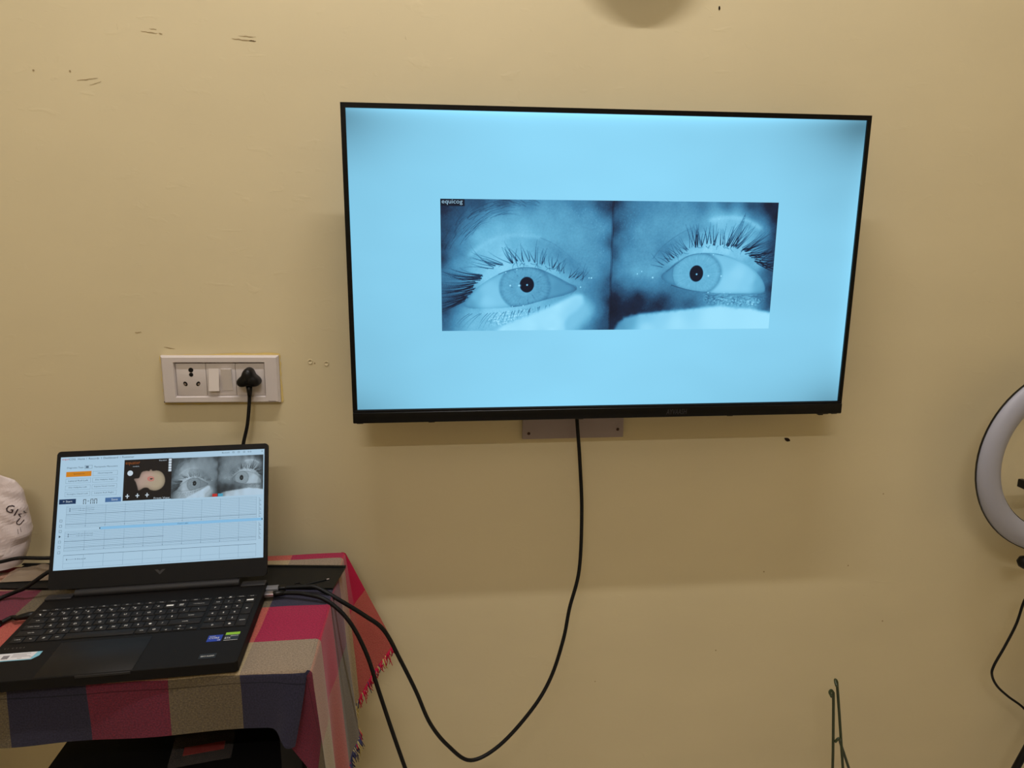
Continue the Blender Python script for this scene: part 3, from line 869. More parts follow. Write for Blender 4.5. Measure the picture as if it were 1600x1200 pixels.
def slot(parent, x, z, r, elong=1.0, tilt=0.0, m=M_grey2, name='socket_hole', y=-.0088):
    n = 16; V = []
    for k in range(n):
        a = 2 * math.pi * k / n; a1, b1 = r * math.cos(a), r * elong * math.sin(a)
        V.append((x + a1 * math.cos(tilt) - b1 * math.sin(tilt), y, z + a1 * math.sin(tilt) + b1 * math.cos(tilt)))
    mbb = MB(); mbb.add(V + [(v[0], y + .003, v[2]) for v in V], [tuple(range(n))[::-1]] + [(i, (i + 1) % n, n + (i + 1) % n, n + i) for i in range(n)])
    return mbb.build(name, m, parent)
slot(m1, -.055, .0185, .0046); slot(m1, -.055, .0095, .0040)
for s in (-1, 1):
    slot(m1, -.055 + s * .0118, -.0085, .0036, 1.35, -s * .5)
    slot(m1, -.055 + s * .0118 + s * .0008, -.0090, .0020, 1.2, -s * .5, M_pin, 'socket_shutter', -.0091)
m2 = module(-.0275, .0275, 'switch_module')
def rocker(x, down):
    mb = MB(); w = .0095; h = .0215; y0, y1 = (-.0165, -.0092) if down else (-.0092, -.0165)
    V = [(x - w, -.008, -h), (x + w, -.008, -h), (x + w, -.008, h), (x - w, -.008, h), (x - w, y0, -h), (x + w, y0, -h), (x + w, y1, h), (x - w, y1, h)]
    mb.add(V, [(4, 5, 6, 7), (0, 1, 5, 4), (1, 2, 6, 5), (2, 3, 7, 6), (3, 0, 4, 7)])
    return mb.build('switch_rocker', M_white2, sp_)
rocker(-.0125, True); rocker(.0115, False)
m3 = module(.0275, .082, 'socket_module')
MB().box((-.083, -.0075, -.0345), (.082, -.002, -.0318), .0005).build('lower_sill', M_white, sp_)
mb = MB(); text_on(mb, 'Panasonic', .088, -.0437, w=.0135, h=.0026, y=-.0132); mb.build('maker_print', M_hole, sp_)
mb = MB(); mb.box((-.108, -.0115, -.0445), (-.1055, -.0100, -.0425), .0003); mb.build('screw_notch', M_hole, sp_)
tag(sp_, 'white electrical plate with socket holes and two rocker switches', 'switch plate')
# rough plaster edge around the plate
mb = MB(); V = []; F = []
n = 56
outl = []
for k in range(n):
    t = k / n * 4; s = int(t); q = t - s
    c4 = [(-PWd, -PHt), (PWd, -PHt), (PWd, PHt), (-PWd, PHt)]
    a0, a1 = c4[s], c4[(s + 1) % 4]
    x, z = a0[0] + (a1[0] - a0[0]) * q, a0[1] + (a1[1] - a0[1]) * q
    g = random.uniform(.0012, .0042)
    outl.append((x * (1 + g / PWd), z * (1 + g / PHt)))
for x, z in outl: V += [(x - .4172, -.0014, z + .3462)]
mb.add(V + [(-.4172, -.0014, .3462)], [(k, (k + 1) % n, n) for k in range(n)]); mb.build('plaster_edge', M_plaster, wall_back)

# black three-pin plug with cord going down behind the laptop
pg = empty('power_plug', (-.3625, 0, .3480))
# trefoil body by lofting rounded outlines
def trefoil(s, y):
    pts = []
    for k in range(36):
        a = 2 * math.pi * k / 36
        r = .0172 + .0042 * math.cos(3 * (a - math.pi / 2)) + .0008 * math.cos(2 * a)
        pts.append((r * 1.06 * s * math.cos(a), y, r * s * math.sin(a) + .001))
    return pts
mb = MB(); layers = [(1.0, -.0090), (1.02, -.012), (1.02, -.024), (.98, -.030), (.86, -.0345), (.55, -.0365), (.05, -.037)]
V = []; F = []
for s, y in layers: V += trefoil(s, y)
for k in range(len(layers) - 1):
    for i in range(36):
        j = (i + 1) % 36; F.append((k * 36 + i, k * 36 + j, (k + 1) * 36 + j, (k + 1) * 36 + i))
mb.add(V, F, 0, True); mb.build('plug_body', M_black, pg)
mb = MB(); mb.tube([(.0, -.022, -.012), (.0, -.022, -.024), (-.0005, -.022, -.034)], [.0062, .0052, .0038], 12); mb.build('strain_relief', M_black, pg)
cord = spline([(-.0005, -.022, -.030), (-.002, -.024, -.05), (-.008, -.026, -.09), (-.018, -.030, -.13), (-.03, -.042, -.2), (-.05, -.055, -.27), (-.10, -.062, -.315), (-.2, -.075, -.318),
               (-.28, -.10, -.315), (-.353, -.12, -.3063), (-.402, -.12, -.304), (-.4355, -.12, -.310), (-.50, -.125, -.320), (-.56, -.13, -.335)], 8)
mb = MB(); mb.tube(cord, .0034, 10); mb.build('cord', M_cable, pg)
tag(pg, 'black three-pin plug in the wall socket with cord running behind the laptop', 'plug')

# ------------------------------------------------------------------ table and cloth
TXL, TXR, TYB, TYF = -1.02, -.202, -.064, -.447
tb = empty('side_table', (-.53, -.255, -T))
def tpart(name, a, b, bev=.002):
    o = (-.53, -.255, -T)
    return MB().box([a[i] - o[i] for i in range(3)], [b[i] - o[i] for i in range(3)], bev).build(name, M_table, tb)
tpart('table_top', (TXL, TYF, -.024), (TXR, TYB, -.0035))
for x, y in ((TXL + .02, TYF + .02), (-.2355, TYF + .035), (TXL + .02, TYB - .02), (-.2355, TYB - .02)):
    tpart('leg', (x - .016, y - .016, -T), (x + .016, y + .016, -.024))
sh = tpart('lower_shelf', (-.6235, -.425, -.215), (-.2555, TYB - .01, -.2))
tpart('shelf_hanger', (-.6235, TYB - .012, -.21), (-.2555, TYB - .002, -.02))
tag(tb, 'black table with lower shelf under the plaid cloth', 'table')

CX = -.199           # right edge of the cloth on the table
CYF = -.4515         # front edge
CYB = -.060
def fold(s, r=.007):
    """Distance s past an edge -> (outward, drop) along a rounded fold."""
    if s <= 0: return 0.0, 0.0
    q = r * math.pi / 2
    if s < q:
        a = s / r; return r * math.sin(a), r * (1 - math.cos(a))
    return r, r + (s - q)
cv, cf, cuv = [], [], []
def grid(A, B, fn):
    o = len(cv); nb = len(B)
    for a in A:
        for b in B:
            p = fn(a, b); cv.append(p); cuv.append((a, b))
    for i in range(len(A) - 1):
        for j in range(nb - 1):
            cf.append((o + i * nb + j, o + (i + 1) * nb + j, o + (i + 1) * nb + j + 1, o + i * nb + j + 1))
R0 = .007
# patch 1: table top and front hang
A1 = list(np.linspace(-.86, -.02, 110)) + list(np.linspace(-.017, 0, 8))
B1 = list(np.linspace(-.536, -.475, 16)) + list(np.linspace(-.470, -.445, 14)) + list(np.linspace(-.435, CYB - .002, 30))
def top_fn(a, b):
    x = CX + a
    s = (CYF + R0) - b
    wz = .0007 * math.sin(x * 40 + b * 25) + .0006 * math.sin(b * 70 + x * 11)
    if s <= 0:
        return (x, b, .0 + wz * .6)
    hang = 1.0 + .02 * math.sin(x * 9)
    # right end droops further as a loose flap
    k = max(0.0, min(1.0, (a + .058) / .055)); k = k * k * (3 - 2 * k)
    out, dr = fold(s * hang, R0)
    t = min(1, max(0, dr / .09))
    y = CYF + R0 - out - .006 * t - .018 * k * t ** 1.3 * math.sin(max(0, min(1, (a + .058) / .058)) * 2.6) + .003 * math.sin(x * 34) * t
    z = -dr * (1 + .32 * k) + wz
    x2 = x - .022 * k * t ** 1.2
    return (x2, y, z)
grid(A1, B1, top_fn)
# patch 2: side hang (with the front strip wrapping round behind the flap)
S2 = list(np.linspace(0, R0 * 1.6, 8)) + list(np.linspace(R0 * 1.6 + .008, .33, 40))
B2 = list(np.linspace(-.545, -.4522, 14)) + list(np.linspace(-.4515, -.10, 48)) + list(np.linspace(-.094, CYB, 12)) + list(np.linspace(CYB + .006, .02, 14))
def side_fn(s, b):
    out, dr = fold(s, R0)
    w = max(0.0, CYF - b)
    if w > 0:          # wraps round the corner to the front, under the flap
        k = 1 - min(1, s / .125) * .92
        return (CX + out * (1 - w / .1) - .62 * w * k + .02 * (s / .33), CYF - .001 + .004 * math.sin(w * 30) + out * 0 - .006 * (s / .33), -dr * .88 - w * .92 * (1 - .2 * min(1, s / .2)))
    t = dr / .32
    # gentle pleats; the end of the cloth swings out as a loose corner at the back
    q = max(0.0, min(1.0, (b + .095) / .115))
    pl = .008 * math.sin(b * 26 + .6) * t + .004 * math.sin(b * 61) * t
    x = CX + out + .016 * t + pl * (1 - q) + q * .072 * t
    z = -dr * (1 - .34 * q ** .8)
    y = b if b < -.095 else -.095 + (b + .095) * (1 - t) * (1 if b < CYB else 0) + (.035 * (1 - t) if b >= CYB else 0) + .045 * q * t
    return (x, y, z)
grid(S2, B2, side_fn)
cl = bpy.data.meshes.new('tablecloth'); cl.from_pydata(cv, [], cf)
uvl = cl.uv_layers.new(name='cloth')
uvl.data.foreach_set('uv', np.array([cuv[l.vertex_index] for l in cl.loops], np.float32).ravel())
cl.polygons.foreach_set('use_smooth', [True] * len(cl.polygons)); cl.update()
cl.materials.append(M_cloth)
cloth = bpy.data.objects.new('tablecloth', cl); COL.objects.link(cloth)
tag(cloth, 'plaid handloom cloth in crimson, navy and beige with frayed edge on the table', 'tablecloth')
# fringe along the side hem
mb = MB()
for k in range(300):
    b = .02 - .465 * (k + random.random()) / 300
    p = Vector(side_fn(.33, b))
    ln = random.uniform(.010, .026)
    d = Vector((random.uniform(-.3, .7), random.uniform(-.5, .5), -1)).normalized()
    d2 = Vector((random.uniform(-.6, .8), random.uniform(-.7, .7), -1)).normalized()
    mi = 0 if (b > -.088 or -.372 < b < -.265) else (1 if -.265 <= b < -.16 else 2)
    if random.random() < .16: mi = random.choice((0, 1, 2))
    mb.tube([p + Vector((0, 0, .003)), p + d * ln * .5, p + d * ln * .5 + d2 * ln * .5], [.0011, .0010, .0006], 4, mi)
fr = mb.build('fringe', [M_fr_red, M_fr_navy, M_fr_cream], cloth)
tag(fr, 'frayed thread fringe', kind='stuff')

# ------------------------------------------------------------------ things lying on the table
# thin black panel behind the laptop
pn = MB()
pn.prism([(-.800, -.153), (-.195, -.2145), (-.1815, -.1325), (-.790, -.060)], .0012, .0042)
# raised lip along its back edge
pn.prism([(-.795, -.064), (-.1818, -.1365), (-.1812, -.1315), (-.794, -.059)], .0042, .0062)
panel = pn.build('black_panel', M_panel)
tag(panel, 'thin black flat panel lying on the cloth behind the laptop', 'panel')
# thin wire with a tiny tip lying on it
w = empty('thin_wire', (-.26, -.20, .0042))
MB().tube(spline([(-.002, -.006, .0012), (.006, .002, .0012), (.003, .009, .0012), (-.004, .006, .0012), (.004, -.002, .0014), (.02, .003, .0012), (.05, .016, .0012)], 6), .0011, 6).build('wire', M_cable, w)
MB().tube([(.05, .016, .0012), (.055, .018, .0012)], .0014, 8).build('tip', M_metal, w)
tag(w, 'thin black wire with a bright tip on the black panel', 'wire')
# crumpled clear packet on the panel's left end
mb = MB(); V = []; F = []; n1, n2 = 26, 16
for side in (0, 1):
    for i in range(n1):
        for j in range(n2):
            x = -.795 + .108 * i / (n1 - 1); y = -.137 + .055 * j / (n2 - 1)
            e_ = math.sin(math.pi * i / (n1 - 1)) ** .4 * math.sin(math.pi * j / (n2 - 1)) ** .4
            z = .0065 + (e_ * (.011 + .010 * noise.noise(Vector((x * 40, y * 40, 2)))) if side else .0)
            V.append((x, y, z))
    o = side * n1 * n2
    for i in range(n1 - 1):
        for j in range(n2 - 1):
            q = (o + i * n2 + j, o + (i + 1) * n2 + j, o + (i + 1) * n2 + j + 1, o + i * n2 + j + 1)
            F.append(q if side else q[::-1])
mb.add(V, F, 0, True)
pk = mb.build('clear_packet', M_film)
tag(pk, 'crumpled clear plastic packet on the black panel left of the laptop', 'packet')

# white printed carrier bag at the left edge
mb = MB(); V = []; F = []; n1, n2 = 56, 34
for i in range(n1):
    a = 2 * math.pi * i / n1
    for j in range(n2):
        t = j / (n2 - 1)
        w_ = float(np.interp(t, [0, .12, .35, .6, .8, .92, 1], [.052, .060, .073, .071, .066, .055, .034])); dp = .034 * (1 - t ** 2.2) + .002
        ca, sa = math.cos(a), math.sin(a)
        x = w_ * math.copysign(abs(ca) ** .75, ca); y = dp * math.copysign(abs(sa) ** .8, sa)
        z = .168 * t + .008 * math.sin(a * 2 + 1) * t
        q = Vector((x * 17, y * 17 + 3, z * 17))
        nn = abs(noise.noise(q)) * .010 - abs(noise.noise(q * 2.1 + Vector((9, 2, 4)))) * .005
        f_ = min(1, t * 6)
        V.append((x + ca * nn * f_ * .5, y + sa * nn * f_, z + noise.noise(q * 1.5 + Vector((5, 0, 0))) * .005 * f_))
for i in range(n1):
    i2 = (i + 1) % n1
    for j in range(n2 - 1): F.append((i * n2 + j, i2 * n2 + j, i2 * n2 + j + 1, i * n2 + j + 1))
V += [(0, 0, 0.0)]; F += [(((i + 1) % n1) * n2, i * n2, len(V) - 1) for i in range(n1)]
V += [(0, 0, .168)]; F += [(i * n2 + n2 - 1, ((i + 1) % n1) * n2 + n2 - 1, len(V) - 1) for i in range(n1)]
mb.add(V, F, 0, False)
bag = mb.build('carrier_bag', M_bag, loc=(-.842, -.074, .012))
bag.rotation_euler = (0, 0, .25)
tag(bag, 'crumpled white plastic bag with dark lettering left of the laptop', 'bag')
bvh = BVHTree.FromPolygons([Vector(v) for v in mb.v], mb.f)
mb2 = MB()
def print_on_bag(s, x, z, h, rot):
    Vt, Ft, (tw, th) = text_geo(s)
    vv = []
    for a_, b2 in Vt:
        a_, b2 = (a_ - tw / 2) * h / th, (b2 - th / 2) * h / th
        xx = x + a_ * math.cos(rot) - b2 * math.sin(rot); zz = z + a_ * math.sin(rot) + b2 * math.cos(rot)
        hit = bvh.ray_cast(Vector((xx, -.3, zz)), Vector((0, 1, 0)))[0]
        vv.append((xx, (hit.y if hit else -.03) - .0012, zz))
    mb2.add(vv, Ft)
print_on_bag('G', .0480, .1125, .0135, -.35); print_on_bag('I', .0565, .1045, .0125, -.55)
print_on_bag('Z', .0645, .0985, .0090, -1.2); print_on_bag('U', .0600, .0855, .0105, -.75)
print_on_bag('.....', .0610, .071, .0010, -1.45); print_on_bag('.....', .0570, .069, .0010, -1.45)
mb2.build('lettering', M_bagtext, bag)

# ------------------------------------------------------------------ laptop
lp = empty('laptop', (-.4863, -.2206, .0), (0, 0, .0477))
HX = .179
ZD = .0195
# base: wedge-less slab with key well
base = MB()
base.prism([(-HX, -.2355), (-HX + .004, -.2395), (HX - .004, -.2395), (HX, -.2355), (HX, .003), (-HX, .003)], .0035, ZD, bevel=.0012)
base.build('base', M_laptop, lp)
for x in (-.14, .14):
    for y in (-.21, -.015): MB().box((x - .02, y - .004, .0006), (x + .02, y + .004, .0036), .0008).build('rubber_foot', M_black, lp)
MB().box((-.172, -.1425, ZD - .0004), (.172, -.0415, ZD + .0002)).build('key_well', M_keywell, lp)
# rear ledges beside the hinge bar
for s in (-1, 1):
    x0, x1 = sorted((s * .1365, s * .178))
    MB().box((x0, -.0125, ZD - .001), (x1, .004, ZD + .0035), .0012).build('hinge_cover', M_hinge, lp)
hb = MB(); hb.tube([(-.133, -.0005, .0235), (.133, -.0005, .0235)], .0068, 16); hb.build('hinge_bar', M_hinge, lp, auto=40)
# lid: leaning back about 24 degrees
LEAN = .4256
lid_rot = (-LEAN, 0, 0)
lid_loc = (0, 0, .022)
def rounded(x0, z0, x1, z1, r, n=5):
    out = []
    for cx_, cz_, a0 in ((x1 - r, z0 + r, -90), (x1 - r, z1 - r, 0), (x0 + r, z1 - r, 90), (x0 + r, z0 + r, 180)):
        for k in range(n + 1):
            a = math.radians(a0 + 90 * k / n); out.append((cx_ + r * math.cos(a), cz_ + r * math.sin(a)))
    return out
ROTXZ = Matrix.Rotation(math.pi / 2, 4, 'X')     # outline xy -> xz, extrusion to -y
lid = MB(); lid.prism(rounded(-.1785, .0095, .1785, .2452, .006), -.0065, .0008, M=ROTXZ, bevel=.0006)
lid.build('lid', M_laptop_lid, lp, lid_loc, lid_rot)
MB().box((-.130, .0002, .0), (.130, .006, .0105), .001).build('hinge_web', M_laptop_lid, lp, lid_loc, lid_rot)
O_ = .0414; UW, UH = .344, .1935
scr = MB().quad(-UW / 2, 0, UW / 2, UH, -.0010).build('screen', M_ui_white, lp, None, lid_rot)
scr.location = Vector(lid_loc) + Matrix.Rotation(-LEAN, 3, 'X') @ Vector((0, 0, O_))
# chevron emblem on the chin
mb = MB()
for s in (-1, 1):
    mb.add([(s * .0088, -.0010, .0325), (s * .0035, -.0010, .0325), (0, -.0010, .0285), (0, -.0010, .0238)], [(0, 3, 2, 1) if s < 0 else (0, 1, 2, 3)])
    mb.add([(s * .0034, -.0010, .0322), (s * .0006, -.0010, .0290), (s * .0006, -.0010, .0302)], [(0, 1, 2) if s > 0 else (0, 2, 1)])
mb.build('chevron_emblem', M_logo, lp, lid_loc, lid_rot)
mb = MB(); mb.tube([(0, -.0008, .2400), (0, -.0012, .2400)], .0014, 10); mb.build('webcam', M_blackgloss, lp, lid_loc, lid_rot)

def U(u): return (u - .5) * UW
def Vz(v): return (1 - v) * UH
class UI(MB):
    def rect(self, u0, v0, u1, v1, lay=1, mi=0): return self.quad(U(u0), Vz(v1), U(u1), Vz(v0), -.0010 - .0001 * lay, mi)
    def frame(self, u0, v0, u1, v1, t=.0006, lay=1):
        tv_ = t * UW / UH
        self.rect(u0, v0, u1, v0 + tv_, lay); self.rect(u0, v1 - tv_, u1, v1, lay)
        self.rect(u0, v0, u0 + t, v1, lay); self.rect(u1 - t, v0, u1, v1, lay)
        return self
    def line_h(self, u0, u1, v, t=.0009, lay=1): return self.rect(u0, v - t, u1, v + t, lay)
    def line_v(self, u, v0, v1, t=.0005, lay=1): return self.rect(u - t, v0, u + t, v1, lay)
    def text(self, s, u, v, w, h, lay=2):
        text_on(self, s, U(u), Vz(v + h), w * UW, h * UH, -.0010 - .0001 * lay); return self
    def done(self, name, m): return self.build(name, m, scr)

for s_, u_, w_ in (('Home', .081, .034), ('|', .1225, .0012), ('Records', .133, .049), ('|', .1925, .0012), ('Dashboard', .203, .07), ('|', .283, .0012), ('Positioner', .293, .058)):
    UI().text(s_, u_, .012, w_, .018).done('menu_lettering', M_ui_text)
UI().text('equi', .007, .012, .031, .02).done('brand_lettering', M_ui_red)
UI().text('COG', .040, .012, .030, .018).done('brand_lettering', M_ui_text)
for s_, u_, w_ in (('Bluetooth', .785, .038), ('0.0', .915, .018), ('x', .985, .006)):
    UI().text(s_, u_, .013, w_, .013).done('status_lettering', M_ui_text)
for u_ in (.838, .865, .892): UI().frame(u_, .012, u_ + .009, .026, .0012).done('status_icon', M_ui_text)
UI().text('Diagnostic Tests', .0325, .092, .078, .018).done('heading_lettering', M_ui_text)
UI().text('Therapeutic Maneuvers', .160, .092, .113, .018).done('heading_lettering', M_ui_text)
UI().frame(.116, .082, .152, .113, .0012).rect(.121, .088, .135, .107, 2).done('toggle', M_ui_line)
UI().rect(.030, .135, .1495, .181).done('button', M_ui_orange)
UI().text('Spontaneous', .065, .150, .052, .014).done('button_lettering', M_ui_dark)
btn = [(.0303, .198, 'Lateral Roll Left', .092), (.1565, .139, 'Head Impulse', .07), (.1565, .199, 'Dix Hallpike Right', .09), (.0303, .259, 'Dix Hallpike Left', .085),
       (.1565, .259, 'Supine Head Center', .10), (.0303, .318, 'Straight Head Left', .10), (.1565, .318, 'Lateral Roll Right', .092)]
for u, v, s, w_ in btn:
    UI().frame(u, v, u + .118, v + .041, .0007).done('button', M_ui_line)
    UI().text(s, u + (.118 - w_) / 2, v + .013, w_, .014).done('button_lettering', M_ui_text)
UI().rect(.0058, .380, .0845, .424).done('start_button', M_ui_navy)
UI().text('> Start', .024, .392, .044, .018).done('start_lettering', M_ui_pale)
UI().rect(.2227, .384, .298, .424).done('save_button', M_ui_blue)
UI().text('Save', .252, .393, .030, .019).done('save_lettering', M_ui_pale)
mb = UI()                                   # seven-segment clock, cut off by the chart below
for u in (.119, .153, .171):
    mb.rect(u, .388, u + .0135, .393); mb.rect(u, .395, u + .0028, .411); mb.rect(u + .0107, .395, u + .0135, .411)
    mb.rect(u, .414, u + .0028, .432); mb.rect(u + .0107, .414, u + .0135, .432)
mb.rect(.1385, .404, .1475, .408)
mb.done('timer_digits', M_ui_black)
# dark viewer with the model head
UI().rect(.3055, .0485, .5378, .4215).done('viewer_panel', M_ui_black)
HW, HH = 176, 160
def mapH(x, y):
    y0 = 165 - .042 * (x - 560); y1 = 436 - .083 * (x - 560)
    return (x - 560) / 308 * HW, (y - y0) / (y1 - y0) * HH
HX_, HY_ = np.meshgrid(np.arange(HW) + .5, np.arange(HH) + .5)
def hmask(p, s): return blur(polymask(p, mapH, HX_, HY_), s)
head = closed_smooth([(628, 290), (658, 284), (668, 260), (678, 243), (705, 237), (722, 238), (728, 229), (736, 228), (744, 237), (772, 234), (800, 243), (820, 268), (826, 300), (818, 330), (795, 352),
                      (765, 362), (735, 358), (715, 345), (690, 347), (668, 361), (657, 362), (650, 340), (640, 312)], 5)
hm = hmask(head, .8)
sh_ = blur(polymask(head, mapH, HX_, HY_), 9)
skin = np.stack([np.full((HH, HW), v) for v in lin((172, 150, 138))], -1)
warm = sstep(40, 130, HX_)[..., None]
skin = skin * (1 - warm) + np.array(lin((170, 156, 132)))[None, None] * warm
pink = np.exp(-(((HX_ - 88) / 26) ** 2 + ((HY_ - 62) / 22) ** 2))[..., None]
skin = skin * (1 - .35 * pink) + np.array(lin((196, 150, 150)))[None, None] * .35 * pink
skin *= .85 * (.40 + .65 * np.clip(sh_ * 1.3 - .25, 0, 1))[..., None]
bg = np.array(lin((24, 20, 19)))[None, None]
pic = bg * (1 - hm[..., None]) + skin * hm[..., None]
ear = hmask(closed_smooth([(712, 284), (722, 274), (742, 273), (756, 282), (752, 298), (734, 303), (718, 298)], 5), .8) - hmask(closed_smooth([(722, 286), (732, 280), (746, 282), (748, 292), (736, 296), (726, 293)], 5), .8)
ear = np.clip(ear, 0, 1)[..., None]
pic = pic * (1 - ear * .6) + np.array(lin((190, 66, 70)))[None, None] * ear * .6
ch = hmask(closed_smooth([(726, 287), (736, 283), (750, 285), (742, 291), (732, 292)], 4), .6)[..., None]
pic = pic * (1 - ch) + np.array(lin((60, 14, 14)))[None, None] * ch
attr_grid('head_picture', pic, U(.3057), U(.5375), Vz(.421), Vz(.049), -.0012, M_headpic, scr, True)
n = 20; mb = UI(); mb.add([(U(.336) + .0047 * math.cos(2 * math.pi * k / n), -.0014, Vz(.172) + .0047 * math.sin(2 * math.pi * k / n)) for k in range(n)], [tuple(range(n))]); mb.done('viewer_knob', M_ui_pale)
UI().text('equator', .311, .066, .071, .035).done('viewer_brand', M_ui_orange_t)
for s_, u_, v_, w_, h_ in (('module', .348, .107, .03, .009), ('Equator', .475, .060, .038, .014), ('Front View', .4555, .402, .077, .016)):
    UI().text(s_, u_, v_, w_, h_, 3).done('viewer_lettering', M_ui_pale)
for u, v in ((.3277, .381), (.376, .379), (.4224, .378)):
    mb = UI(); mb.rect(u - .009, v - .004, u + .009, v + .004, 3); mb.rect(u - .0022, v - .019, u + .0022, v + .019, 3); mb.done('viewer_arrow', M_ui_pale)
for k in range(5):
    UI().rect(.5215, .053 + k * .0245, .5355, .0735 + k * .0245, 3).done('tool_button', M_ui_pale)
# the same eyes, in grey
eg = attr_grid('eye_picture', eyes[::2, ::2] * .96 + .02, U(.5379), U(.9952), Vz(.4255), Vz(.052), -.0012, M_eye_grey, scr)
UI().rect(.742, .398, .7665, .425, 3).done('record_button', M_ui_red)
UI().rect(.770, .398, .7945, .425, 3).done('record_button', M_ui_cyan)
# charts
mb = UI(); mb.frame(.0427, .444, .9635, .637, .0006); mb.frame(.0427, .668, .9635, .840, .0006); mb.frame(.0427, .874, .9635, .985, .0006)
mb.line_h(.0427, .51, .5185, .0014); mb.line_h(.0427, .51, .7535, .0014); mb.line_h(.0427, .9635, .604, .0012); mb.line_h(.0427, .9635, .808, .0010); mb.line_h(.0427, .9635, .874, .0016)
mb.done('chart_frames', M_ui_line)['kind'] = 'stuff'
mb = UI()
for k in range(12): mb.line_h(.0427, .9635, .456 + k * .0152, .0011)
for k in range(11): mb.line_h(.0427, .9635, .681 + k * .0150, .0011)
mb.line_h(.0427, .9635, .945, .0007)
for k in range(10):
    u = .136 + k * .0925
    if u < .96:
        mb.line_v(u, .444, .637, .0006); mb.line_v(u, .668, .84, .0006); mb.line_v(u, .874, .985, .0006)
mb.done('chart_grid', M_ui_faint)['kind'] = 'stuff'
UI().rect(.207, .640, .992, .664, 2).done('timeline_bar', M_ui_bar)
UI().text('Head in sight', .576, .646, .052, .012, 3).done('timeline_lettering', M_ui_dark)
for u_ in (.203, .990): UI().rect(u_, .644, u_ + .0042, .659, 3).done('timeline_marker', M_ui_dark)
for v in (.463, .480, .688, .705, .905):
    mb = UI(); mb.text('Left eye horizontal' if v < .9 else 'Head', .098, v, .075 if v < .9 else .048, .011); mb.line_h(.065, .095, v + .006, .001); mb.rect(.057, v, .0615, v + .012)
    mb.done('chart_legend', M_ui_line)
mb = UI()
for k in range(10):
    if .134 + k * .0925 < .95:
        mb.rect(.134 + k * .0925, .622, .137 + k * .0925, .627, 2); mb.rect(.134 + k * .0925, .826, .137 + k * .0925, .831, 2)
for k in range(14): mb.rect(.975, .455 + k * .013, .979 + .004 * (k % 3), .4585 + k * .013)
for k in range(12): mb.rect(.975, .680 + k * .013, .979 + .004 * (k % 3), .6835 + k * .013)
mb.done('chart_ticks', M_ui_line)['kind'] = 'stuff'
for k in range(7):
    v = .56 + k * .046
    mb = UI()
    if k == 3: mb.add([(U(.016), -.0012, Vz(v)), (U(.016), -.0012, Vz(v + .022)), (U(.026), -.0012, Vz(v + .011))], [(0, 1, 2)])
    else: mb.frame(.015, v, .027, v + .022, .0012)
    mb.done('side_icon', M_ui_text if k < 4 else M_ui_line)

# keyboard: every key cap is its own piece, legend moulded on it
ZK = ZD + .0013
def key(x0, x1, y0, y1, s='', size=.0042, second=''):
    mb = MB(); g = .0009
    mb.box((x0 + g, y0 + g, ZD), (x1 - g, y1 - g, ZK), .0005, 1)
    if s:
        h = size if len(s) == 1 else .0020
        w_ = None if len(s) == 1 else min((x1 - x0) * .6, .0023 * len(s) * .8)
        tw, th = text_geo(s)[2]
        ww = w_ or h * tw / th
        if len(s) == 1: text_on(mb, s, (x0 + x1) / 2 - ww / 2 - .0005, (y0 + y1) / 2 - h / 2, None, h, ZK + .0001, 1, plane='XY')
        else: text_on(mb, s, (x0 + x1) / 2 - ww / 2, (y0 + y1) / 2 - h / 2, ww, h, ZK + .0001, 1, plane='XY')
    if second:
        text_on(mb, second, x0 + .0035, y1 - .0065, None, .0024, ZK + .0001, 1, plane='XY')
    mb.build('key', [M_key, M_legend], lp)
rows = [(-.1414, -.1240), (-.1232, -.1062), (-.1052, -.0880), (-.0870, -.0698), (-.0688, -.0516), (-.0505, -.0420)]
X0, X1 = -.171, .0985
u = (X1 - X0) / 15
def run(r, spec, x=X0):
    y0, y1 = rows[r]
    for s, w_, *sec in spec:
        key(x, x + w_ * u, y0, y1, s, second=sec[0] if sec else ''); x += w_ * u
run(4, [('`', 1)] + [(c_, 1, s_) for c_, s_ in zip('1234567890', '!@#$%^&*()')] + [('-', 1), ('=', 1), ('backspace', 2)])
run(3, [('tab', 1.5)] + [(c_, 1) for c_ in 'QWERTYUIOP'] + [('[', 1), (']', 1), ('\\', 1.5)])
run(2, [('caps lock', 1.75)] + [(c_, 1) for c_ in 'ASDFGHJKL'] + [(';', 1), ("'", 1), ('enter', 2.25)])
run(1, [('shift', 2.25)] + [(c_, 1) for c_ in 'ZXCVBNM'] + [(',', 1), ('.', 1), ('/', 1), ('shift', 2.75)])
y0, y1 = rows[0]
bw = .01865
for k, s in enumerate(('ctrl', 'fn', '#', 'alt')): key(X0 + k * bw, X0 + (k + 1) * bw, y0, y1, s)
key(X0 + 4 * bw, .0055, y0, y1)
rw = (X1 - .0055) / 5
for k, s in enumerate(('alt', 'o', '<', '', '>')):
    if k == 3:
        key(.0055 + k * rw, .0055 + (k + 1) * rw, (y0 + y1) / 2, y1, '^', .003); key(.0055 + k * rw, .0055 + (k + 1) * rw, y0, (y0 + y1) / 2, 'v', .003)
    elif s in '<>': key(.0055 + k * rw, .0055 + (k + 1) * rw, y0, (y0 + y1) / 2 + .001, s, .003)
    else: key(.0055 + k * rw, .0055 + (k + 1) * rw, y0, y1, s)
y0, y1 = rows[5]
fw = (X1 - X0) / 15
for k, s in enumerate(['esc'] + ['f%d' % q for q in range(1, 13)] + ['del', 'ins']): key(X0 + k * fw, X0 + (k + 1) * fw, y0, y1, s)
NX = .1022; nw = (.1712 - NX) / 4
